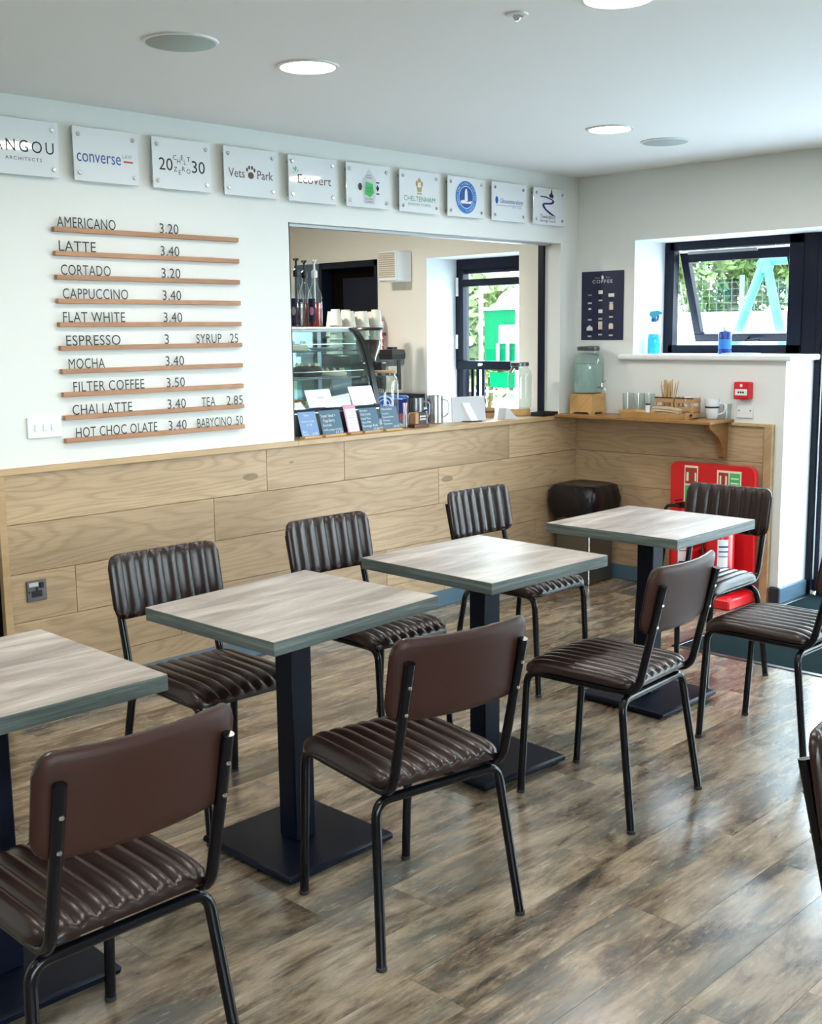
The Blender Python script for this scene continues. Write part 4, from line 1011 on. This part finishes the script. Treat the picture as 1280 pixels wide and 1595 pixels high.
cardA('price_card', 'teal chalk price card with five lines, right of the pink card', -1.812, -1.684, 1.018, 1.134, .03, .062, 'chalkboard', [('Scone', .06, .85, .4, .011), ('Oat Latte', .06, .68, .55, .012), ('Iced Tea', .06, .50, .5, .011), ('Hot Milk', .06, .33, .5, .011), ('Sausage Roll', .06, .17, .8, .012), ('£3.50', .6, .02, .33, .011)], 'white_ink')
cardA('price_card', 'teal chalk price card at the right end, next to the small jar', -1.660, -1.535, 1.018, 1.132, .03, .062, 'chalkboard', [('Marinated', .1, .85, .6, .012), ('Tomato', .06, .66, .4, .010), ('Smoked Ham', .06, .5, .65, .010), ('Cheese', .06, .35, .4, .010), ('Houmous', .06, .2, .5, .010), ('£4.50', .6, .05, .33, .012)], 'white_ink')
cardA('name_card', 'white name card reading JAMES on the display case glass', -2.068, -1.898, 1.148, 1.237, .150, .172, 'white_card', [('JAMES', .38, .46, .33, .014), ('thank you', .42, .25, .25, .005)], 'ink', -.018, ft=False)
cardA('name_card', 'blank-looking white card at the right end of the display case glass', -1.768, -1.598, 1.148, 1.242, .150, .172, 'white_card', [('cakes and bakes', .3, .42, .42, .006)], 'ink_grey', -.018, ft=False)
# syrup bottles
def syrup(x, y, liquid, pump, label, pic):
    t = thing('syrup_bottle', label, 'bottle', (x, y, 1.555), 0, 'syrup bottles on the display case')
    MB().lathe([(0, .001), (.036, .001), (.039, .006), (.039, .155), (.034, .178), (.020, .212), (.0145, .232), (.0145, .268)], n=28, caps=False).build('bottle', 'clear_glass', t)
    MB().lathe([(0, .004), (.036, .004), (.037, .008), (.037, .128), (0, .128)], n=24).build('syrup', liquid, t)
    pm_ = MB().lathe([(.015, .258), (.017, .262), (.017, .290), (.010, .298), (.006, .300), (.005, .335), (.016, .348), (.016, .352), (0, .352)], n=16).tube([(0, 0, .347), (-.028, -.016, .345)], .005, 8).build('pump', pump, t)
    MB().cyl((0, 0, .03), .006, .23, 10).build('dip_tube', pump, t)
    n = 14; vs = []
    for i in range(n+1):
        a = PI*.92+(1.15*i/n); vs += [(math.cos(a)*.0396, math.sin(a)*.0396, .025), (math.cos(a)*.0396, math.sin(a)*.0396, .148)]
    lb_ = MB().add(vs, [(2*i, 2*i+2, 2*i+3, 2*i+1) for i in range(n)]).build('label', 'ink_navy' if False else 'poster_navy', t)
    vs = [(-.0402*math.cos(.15)-.001, -.0402*math.sin(.15)-.001, 0)]
    mb = MB(); vs = []
    for i in range(9):
        a = PI*1.02+(.62*i/8); q = .022*math.sqrt(max(0, 1-((i-4)/4.2)**2)); vs += [(math.cos(a)*.0401, math.sin(a)*.0401, .083-q), (math.cos(a)*.0401, math.sin(a)*.0401, .083+q)]
    mb.add(vs, [(2*i, 2*i+2, 2*i+3, 2*i+1) for i in range(8)]).build('label_picture', pic, t)
syrup(-1.922, .40, 'syrup_dark', 'black_plastic', 'syrup bottle with black pump and darkest syrup, against the opening edge', 'ink_grey')
syrup(-1.781, .50, 'syrup_amber', 'black_plastic', 'syrup bottle with black pump and amber picture label, middle of three', 'pastry')
syrup(-1.789, .41, 'syrup_red', 'white_plastic', 'syrup bottle with white pump on the display case', 'pink_card')
# espresso machine with cups on it
t = thing('espresso_machine', 'dark espresso machine behind the display case with cups on top', 'coffee machine', (-.58, 1.42, 1.0))
MB().box(-.26, .26, -.24, .24, .03, .10, .01, 2).build('drip_base', 'dark_steel', t, 40); MB().box(-.25, .25, -.05, .24, .10, .38, .012, 2).build('body', 'dark_steel', t, 40)
MB().box(-.26, .26, -.24, .24, .30, .385, .012, 2).build('head', 'black_plastic', t, 40)
for a in (-.12, .12):
    g = MB().cyl((a, -.15, .24), .035, .06, 18).build('group_head', 'chrome', t); MB().tube([(a, -.17, .25), (a, -.30, .24)], .012).build('portafilter_handle', 'black_plastic', g)
for a in (-1, 1):
    for b in (-1, 1): MB().cyl((a*.2, b*.18, 0), .02, .032, 10).build('foot', 'rubber', t)
cp = None
for i in range(8):
    for k in range(4 if i % 3 else 5):
        x = -.785+.061*i; y = 1.36+(.10 if i % 2 else 0); z = 1.385+.058*k*(.80 if i % 3 == 0 else 1)
        if cp is None:
            cp = thing('paper_cup', '', 'cup', (x, y, z), 0, 'paper cups stacked on the coffee machine')
            MB().lathe([(.046, 0), (.046, .006), (.043, .008), (.030, .105), (0, .105)], n=18, caps=False).build('cup_wall', 'cup_paper', cp); c = cp
        else: c = copytree(cp); c.location = (x, y, z)
        c['label'] = 'off-white paper cup in the upside-down stacks on the coffee machine'
# grinder, blender
t = thing('coffee_grinder', 'coffee grinder with a clear bean hopper and flat black lid', 'grinder', (-.905, .93, 1.0))
MB().box(-.075, .075, -.09, .09, 0, .345, .012, 2).build('body', 'black_metal', t, 40)
MB().lathe([(.045, .345), (.050, .37), (.082, .455), (.090, .535)], n=28, caps=False).build('hopper', 'jar_glass', t)
MB().lathe([(0, .35), (.043, .352), (.048, .372), (.077, .452), (.080, .475), (.0, .48)], n=28).build('beans', 'coffee_beans', t)
MB().lathe([(0, .535), (.094, .535), (.098, .542), (.09, .552), (0, .556)], n=32).build('lid', 'black_plastic', t)
MB().cyl((0, -.11, .15), .03, .05, 14, 'y').build('spout', 'dark_steel', t)
t = thing('blender', 'blender jug with a black lid standing by the kitchen wall', 'blender', (-1.005, .62, CZ))
MB().box(-.075, .075, -.075, .075, 0, .14, .02, 3).build('motor_base', 'blue_plastic', t, 40)
MB().lathe([(.050, .15), (.054, .19), (.070, .36)], n=4, a0=PI/4, caps=False).build('jug', 'clear_glass', t, None)
MB().lathe([(.078, .355), (.080, .385), (.074, .412), (.03, .415), (.03, .428), (0, .428)], n=4, a0=PI/4).build('lid', 'black_plastic', t, None)
MB().box(.052, .066, -.012, .012, .17, .35, .004, 1).build('handle', 'black_plastic', t); MB().box(-.02, .0, -.066, -.058, .18, .35).build('measure_strip', 'ink', t, None)
# jars and jugs
def jar(x, y, r, h, lid, label, name='storage_jar'):
    t = thing(name, label, 'jar', (x, y, CZ))
    MB().lathe([(0, .002), (r-.006, .002), (r, .010), (r, h*.80), (r*.94, h*.87), (r*.80, h*.91), (r*.80, h*.97)], n=32, caps=False).build('glass_body', 'jar_glass', t)
    MB().lathe([(0, h*.965), (r*.84, h*.965), (r*.86, h*.98), (r*.84, h), (0, h)], n=28).build('lid', lid, t)
    return t
t = jar(-1.425, .27, .082, .305, 'kraft', 'big clear jar with a wooden lid and white printed scroll label')
n = 18
for rr0, rr1 in ((.048, .052), (.030, .033)):
    vs = []
    for i in range(33):
        a = 2*PI*i/32
        for q in (rr0, rr1):
            th = PI*1.27+math.cos(a)*q/.083; vs.append((math.cos(th)*.083, math.sin(th)*.083, .12+math.sin(a)*q))
    MB().add(vs, [(2*i, 2*i+1, 2*i+3, 2*i+2) for i in range(32)]).build('printed_ring', 'white_ink', t, None)
tm = text_mesh('Barista', .085, .026, 'CENTER', shear=.2); tm.v = [(math.cos(PI*1.27+u/.083)*.0834, math.sin(PI*1.27+u/.083)*.0834, .108+v) for u, v, _ in tm.v]; tm.build('lettering', 'white_ink', t, None)
for k in range(8):
    a = PI*1.27-.45+.128*k
    MB().add([(math.cos(a)*.0834, math.sin(a)*.0834, .19), (math.cos(a+.05)*.0834, math.sin(a+.05)*.0834, .19), (math.cos(a+.03)*.0834, math.sin(a+.03)*.0834, .215)], [(0, 1, 2)]).add([(math.cos(a)*.0834, math.sin(a)*.0834, .05), (math.cos(a+.05)*.0834, math.sin(a+.05)*.0834, .05), (math.cos(a+.03)*.0834, math.sin(a+.03)*.0834, .03)], [(0, 1, 2)]).build('scroll_mark', 'white_ink', t, None)
t = thing('small_glass_jar', 'small clear glass jar of paper straws beside the price cards', 'jar', (-1.455, .075, CZ))
MB().lathe([(0, .002), (.024, .002), (.026, .006), (.026, .078), (.024, .080)], n=22, caps=False).build('glass_body', 'jar_glass', t)
for i in range(6):
    o = MB().tube([(0, 0, 0), (random.uniform(-.012, .012), random.uniform(-.012, .012), .13)], .0032, 8).build('paper_straw', 'white_card' if i % 2 else 'pink_card', None, 60, (-1.455+.009*math.cos(i), .075+.009*math.sin(i), CZ+.006))
    tag(o, 'white paper straw standing in the small glass jar' if i % 2 else 'pink paper straw standing in the small glass jar', 'straw', 'white paper straws in the small jar' if i % 2 else 'pink paper straws in the small jar')
t = thing('wooden_token_box', 'small dark red wooden box with a white cross emblem on the ledge', 'box', (-1.375, .055, CZ))
MB().box(-.058, .058, -.03, .03, 0, .018, .002, 1).build('plinth', 'dark_red_wood', t, None); b_ = MB().box(-.045, .04, -.024, .024, .018, .082, .003, 1).build('box_body', 'kraft', t, None)
MB().box(-.02, .041, -.026, -.022, .018, .083).build('dark_face', 'ink', b_, None)
mb = MB()
for a in (-.006, .010, .026):
    for b2 in (.045, .060): polyA(mb, disc(a, b2, .006, 8), -.0266)
mb.build('emblem', 'white_ink', b_, None)
MB().tube([(.03, 0, .08), (.055, -.012, .092)], .006).build('lever', 'black_plastic', t)
t = thing('carton_box', 'dark blue and magenta carton behind the small jar', 'box', (-1.19, .34, CZ))
MB().box(-.055, .055, -.04, .04, 0, .14, .002, 1).build('carton', 'blue_can', t, None); MB().box(-.0555, .0555, -.0405, .0405, .02, .055).build('magenta_band', 'ink_red', t, None)
def steeljug(x, y, r, h, label, m):
    t = thing('milk_jug', label, 'jug', (x, y, CZ))
    MB().lathe([(0, .001), (r-.003, .001), (r, .005), (r, h-.01), (r*.98, h), (r*.93, h), (r*.95, h-.01), (r*.95, .01), (0, .01)], n=32, caps=False).build('body', m, t)
    MB().tube(fillet([(r*.7, -r*.7, h*.85), (r*1.2, -r*1.15, h*.82), (r*1.15, -r*1.1, h*.3), (r*.7, -r*.7, h*.22)], .02), .004).build('handle', 'steel', t)
steeljug(-1.245, .20, .048, .150, 'brushed steel jug, left of two, beside the wooden box', 'dark_steel')
steeljug(-1.120, .165, .046, .158, 'bright polished steel jug, right of two, by the tablet till', 'steel')
# till, card reader
t = thing('tablet_till', 'white tablet till leaning on its stand, seen from the back', 'till', (-.90, .14, CZ), -.25)
MB().prism([(-.135, 0), (.06, .0), (.135, .135), (-.03, .135)][:0] or [(-.115, .004), (.115, .004), (.115, .175), (-.115, .175)], lambda a, b, d: (a+b*.35, d+b*.62-.05, b*.78), -.006, .006).build('tablet', 'pale_grey', t, None)
MB().prism([(-.04, 0), (.035, 0), (.09, .09), (.06, .105)], lambda a, b, d: (.02+d, a-.045, b), -.025, .025).build('stand', 'white_plastic', t, None)
MB().box(-.05, .06, -.10, .03, 0, .006, .002, 1).build('foot', 'black_plastic', t, None)
t = thing('card_reader', 'white card reader tilted on the servery ledge', 'card reader', (-.615, .055, CZ), -.2)
MB().prism([(-.05, 0), (.055, 0), (.045, .012), (-.02, .066), (-.036, .066)], lambda a, b, d: (d, -a, b) if False else (a*.9, d, b), -.036, .036).build('housing', 'pale_grey', t, None)
MB().prism([(-.014, .0555), (.004, .0415), (.006, .0435), (-.012, .0575)], lambda a, b, d: (a*.9, d, b+.006), -.022, .022).build('screen', 'ink', t, None)
t = thing('stirrer_caddy', 'round wooden pot of wooden sticks behind the tablet till', 'pot', (-.60, .21, CZ))
MB().lathe([(0, 0), (.032, 0), (.035, .004), (.037, .058), (.034, .058), (.031, .008), (0, .008)], n=22, caps=False).build('pot', 'kraft', t); MB().lathe([(.0372, .03), (.0378, .042)], n=22, caps=False).build('band', 'ink_brown', t)
for i in range(7):
    o = MB().box(-.003, .003, -.001, .001, 0, .125).build('wooden_stick', 'straw_wood', None, None, (-.60+.012*math.cos(i*2), .21+.012*math.sin(i*2), CZ+.010)); o.rotation_euler = (random.uniform(-.12, .12), random.uniform(-.05, .2), i)
    tag(o, 'wooden stick leaning in the round pot behind the till', 'stirrer', 'wooden sticks in the round pot')
t = thing('glass_bottle', 'small clear glass bottle in front of the kitchen window', 'bottle', (-.30, .52, CZ))
MB().lathe([(0, .002), (.032, .002), (.034, .02), (.020, .055), (.011, .075), (.012, .10)], n=22, caps=False).build('glass_body', 'jar_glass', t)
t = thing('jar_stand', 'round wooden stand under the tall glass jar', 'stand', (-.36, .165, CZ))
MB().lathe([(0, 0), (.062, 0), (.066, .005), (.066, .038), (.062, .042), (0, .042)], n=30).build('stand_block', 'bamboo', t)
t = thing('tall_glass_jar', 'tall empty glass dispenser jar with a metal lid on the servery ledge', 'jar', (-.36, .165, CZ+.042))
MB().lathe([(0, .002), (.064, .002), (.072, .012), (.073, .20), (.069, .225), (.052, .245), (.050, .262)], n=36, caps=False).build('glass_body', 'jar_glass', t)
MB().lathe([(0, .282), (.054, .282), (.057, .278), (.057, .260), (.052, .258)], n=32, caps=False).build('lid', 'dark_steel', t)
t = thing('coin_tray', 'small flat black tray at the right end of the servery ledge', 'tray', (-.30, .02, CZ), .05)
MB().box(-.07, .07, -.045, .045, 0, .007, .002, 1).build('tray_floor', 'black_plastic', t, None)
mb = MB()
for a0, a1, b0, b1 in ((-.075, .075, .042, .05), (-.075, .075, -.05, -.042), (-.075, -.067, -.05, .05), (.067, .075, -.05, .05)): mb.box(a0, a1, b0, b1, 0, .024, .002, 1)
mb.build('rim', 'black_plastic', t, None)
# extractor fan and the kitchen extinguisher
t = thing('extractor_fan', 'square white extractor fan with beige louvres on the kitchen wall', 'fan', (0, 1.512, 1.978))
MB().box(-.150, -.001, -.092, .092, -.105, .105, .008, 2).build('housing', 'white_plastic', t, 40)
MB().box(-.158, -.149, -.088, .088, -.098, .098, .004, 1).build('front_plate', 'white_plastic', t, None)
for i in range(12):
    z = -.076+.0145*i; MB().prism([(-.078, z), (.078, z), (.078, z+.008), (-.078, z+.008)], lambda a, b, d: (-.160-d+(b-z)*.6, a, b), 0, .004).build('louvre', 'cream_plastic', t, None)
MB().tube([(-.06, -.094, -.105), (-.06, -.094, -.19)], .0012, 6).build('pull_cord', 'white_plastic', t)
t = thing('fire_extinguisher', 'small red extinguisher on the kitchen wall behind the paper cups', 'fire extinguisher', (-.07, 1.70, 1.30))
MB().lathe([(0, 0), (.035, 0), (.04, .008), (.04, .30), (.025, .335), (.012, .35), (.012, .37), (0, .37)], n=22).build('cylinder', 'red_paint', t); MB().lathe([(.0405, .25), (.0405, .30)], n=22, caps=False).build('label', 'white_card', t)
MB().box(-.0, .068, -.012, .012, .2, .22).build('wall_bracket', 'dark_steel', t, None)

# ------------------------------------------------------------------ outside
st('ground_outside', MB().box(TB, 60, -40, 50, -.15, -.03), 'paving')
st('ground_behind', MB().box(-30, TB, -40, DY-.2, -.15, -.03), 'lawn')
t = thing('swing_frame', 'teal metal A-frame playground swing seen through the open window', 'swing', (8, 2.87, -.03))
for x in (0, 0.0):
    pass
top = 2.44
MB().tube([(0, 0, top), (0, .92, 0)], .06, 12).build('leg', 'swing_teal', t); MB().tube([(0, 0, top), (0, -.62, 0)], .06, 12).build('leg', 'swing_teal', t)
MB().tube([(0, .0, top-.03), (1.4, -3.2, top-.03)], .06, 12).build('top_bar', 'swing_teal', t); MB().tube([(1.4, -3.2, top), (1.4, -2.4, 0)], .06, 12).build('leg', 'swing_teal', t); MB().tube([(1.4, -3.2, top), (1.4, -4.0, 0)], .06, 12).build('leg', 'swing_teal', t)
MB().cyl((-.05, 0, top-.09), .10, .1, 14, 'x').build('joint', 'swing_teal', t)
for s in (.28, .40):
    MB().tube([(1.4*s, -3.2*s, top), (1.4*s, -3.2*s, .5)], .008, 6).build('chain', 'dark_steel', t)
MB().box(.42, .52, -1.25, -.9, .46, .5).build('swing_seat', 'rubber', t, None)
def tree(x, y, h, r, label, m, seed, trunk=True):
    rnd = random.Random(seed); t = thing('tree', label, 'tree', (x, y, -.03), 0, 'trees beyond the playground')
    if trunk: MB().lathe([(.22, 0), (.15, h*.3), (.10, h*.55), (.03, h*.8)], n=10).build('trunk', 'bark', t)
    vs = []; fs = []
    blobs = [(rnd.uniform(-r, r)*.7, rnd.uniform(-r, r)*.7, h*rnd.uniform(.15, .9), r*rnd.uniform(.35, .6)) for _ in range(16)]
    for i in range(9000):
        bx, by, bz, br = blobs[i % 16]; d = Vector((rnd.gauss(0, 1), rnd.gauss(0, 1), rnd.gauss(0, 1))).normalized()*br*rnd.uniform(.7, 1.05)
        c = Vector((bx, by, bz))+d; u = Vector((rnd.uniform(-1, 1), rnd.uniform(-1, 1), rnd.uniform(-1, 1))).normalized(); v = u.orthogonal().normalized(); q = rnd.uniform(.10, .2)
        o = len(vs); vs += [c-u*q, c+v*q*.5, c+u*q, c-v*q*.5]; fs.append((o, o+1, o+2, o+3))
    mb = MB(); mb.v = [tuple(v) for v in vs]; mb.f = fs
    me = bpy.data.meshes.new('foliage'); me.from_pydata(mb.v, [], mb.f); me.materials.append(MT[m]); o = bpy.data.objects.new('foliage', me); COL.objects.link(o); o.parent = t; o['kind'] = 'stuff'
tr = [(18.5, 11.0, 6.8, 1.75, 'leaf_light', 'light green tree filling the left of the open window'), (18.5, 6.9, 6.2, 1.4, 'leaf', 'mid green tree beyond the field, right behind the swing frame'),
      (25, 12.6, 8, 2.6, 'leaf', 'mid green tree furthest back behind the open window'), (24, 7.5, 7.5, 1.8, 'leaf_light', 'light green tree far behind the swing frame'), (19, 1.2, 6.5, 2.0, 'leaf', 'mid green tree hidden behind the dark window panel'),
      (20, -4.5, 6, 2.2, 'leaf', 'green tree beyond the glass door'), (17, -10.5, 6, 2.2, 'leaf_light', 'light green tree far outside the glass doors'), (18, 18.5, 6, 2.6, 'leaf', 'green tree far beyond the kitchen window'), (9.8, 9.7, 4.8, 1.6, 'leaf_light', 'light green bushy tree behind the green climbing frame')]
for i, (x, y, h_, r_, m_, lb) in enumerate(tr): tree(x, y, h_, r_, lb, m_, i)
t = thing('boundary_fence', 'thin mesh fence across the far side of the playground', 'fence', (13.25, 0, -.03))
for i in range(19): MB().box(-.03, .03, -10+1.6*i-.03, -10+1.6*i+.03, 0, 2.5).build('post', 'fence_metal', t, None)
mb = MB()
for z in [.1+.12*i for i in range(20)]: mb.box(-.004, .004, -10, 18.8, z, z+.004)
for i in range(190): mb.box(-.004, .004, -10+.15*i, -10+.15*i+.003, 0, 2.45)
mb.build('mesh_wires', 'fence_metal', t, None, kind='stuff')
st('grass_strip', MB().box(15, 40, -30, 45, -.03, -.02), 'lawn')
st('retaining_wall', MB().box(13.4, 13.8, -12, 9.4, -.03, 1.83), 'paving')
# climbing frame outside the kitchen window
t = thing('climbing_frame', 'green playground climbing frame seen through the kitchen window', 'playground frame', (4, 0, -.03))
pg = [(3.30, 1.42), (4.12, 1.42), (4.12, 1.98), (3.30, 1.98)]
MB().box(0, .04, 3.25, 4.18, 1.16, 1.80, .005, 1).build('panel', 'playground_green', t, None)
MB().prism([(3.45, 1.80)]+[(3.72+.30*math.cos(PI-PI*k/14), 1.80+.22*math.sin(PI*k/14)) for k in range(15)]+[(4.02, 1.80)], lambda a, b, d: (d, a, b), 0, .04).build('arch_panel', 'leaf_light', t, None)
for y in (3.20, 3.68, 4.20): MB().tube([(-.03, y, 0), (-.03, y, 2.1)], .022, 10).build('post', 'white_plastic', t)
MB().box(-.05, -.01, 3.2, 4.2, 1.785, 1.815).box(-.05, -.01, 3.2, 4.2, 1.14, 1.17).build('rail', 'white_plastic', t, None)
MB().box(-.06, -.01, 3.62, 3.92, 1.42, 1.62, .005, 1).build('play_board', 'pale_grey', t, None)
for k in range(4): MB().box(-.05, -.02, 3.52+.14*k, 3.54+.14*k, 1.18, 1.42).build('bar', 'white_plastic', t, None)
MB().box(.0, .04, 3.3, 4.1, .93, 1.10, .005, 1).build('lower_panel', 'playground_green', t, None)
t = thing('picket_fence', 'low wire fence outside the kitchen window', 'fence', (3.2, 0, -.03))
for k in range(14): MB().box(0, .012, 2.55+.09*k, 2.562+.09*k, .0, .98).build('picket', 'pale_grey', t, None)
MB().box(-.002, .014, 2.5, 3.8, .93, .95).box(-.002, .014, 2.5, 3.8, .55, .57).build('rail', 'pale_grey', t, None)
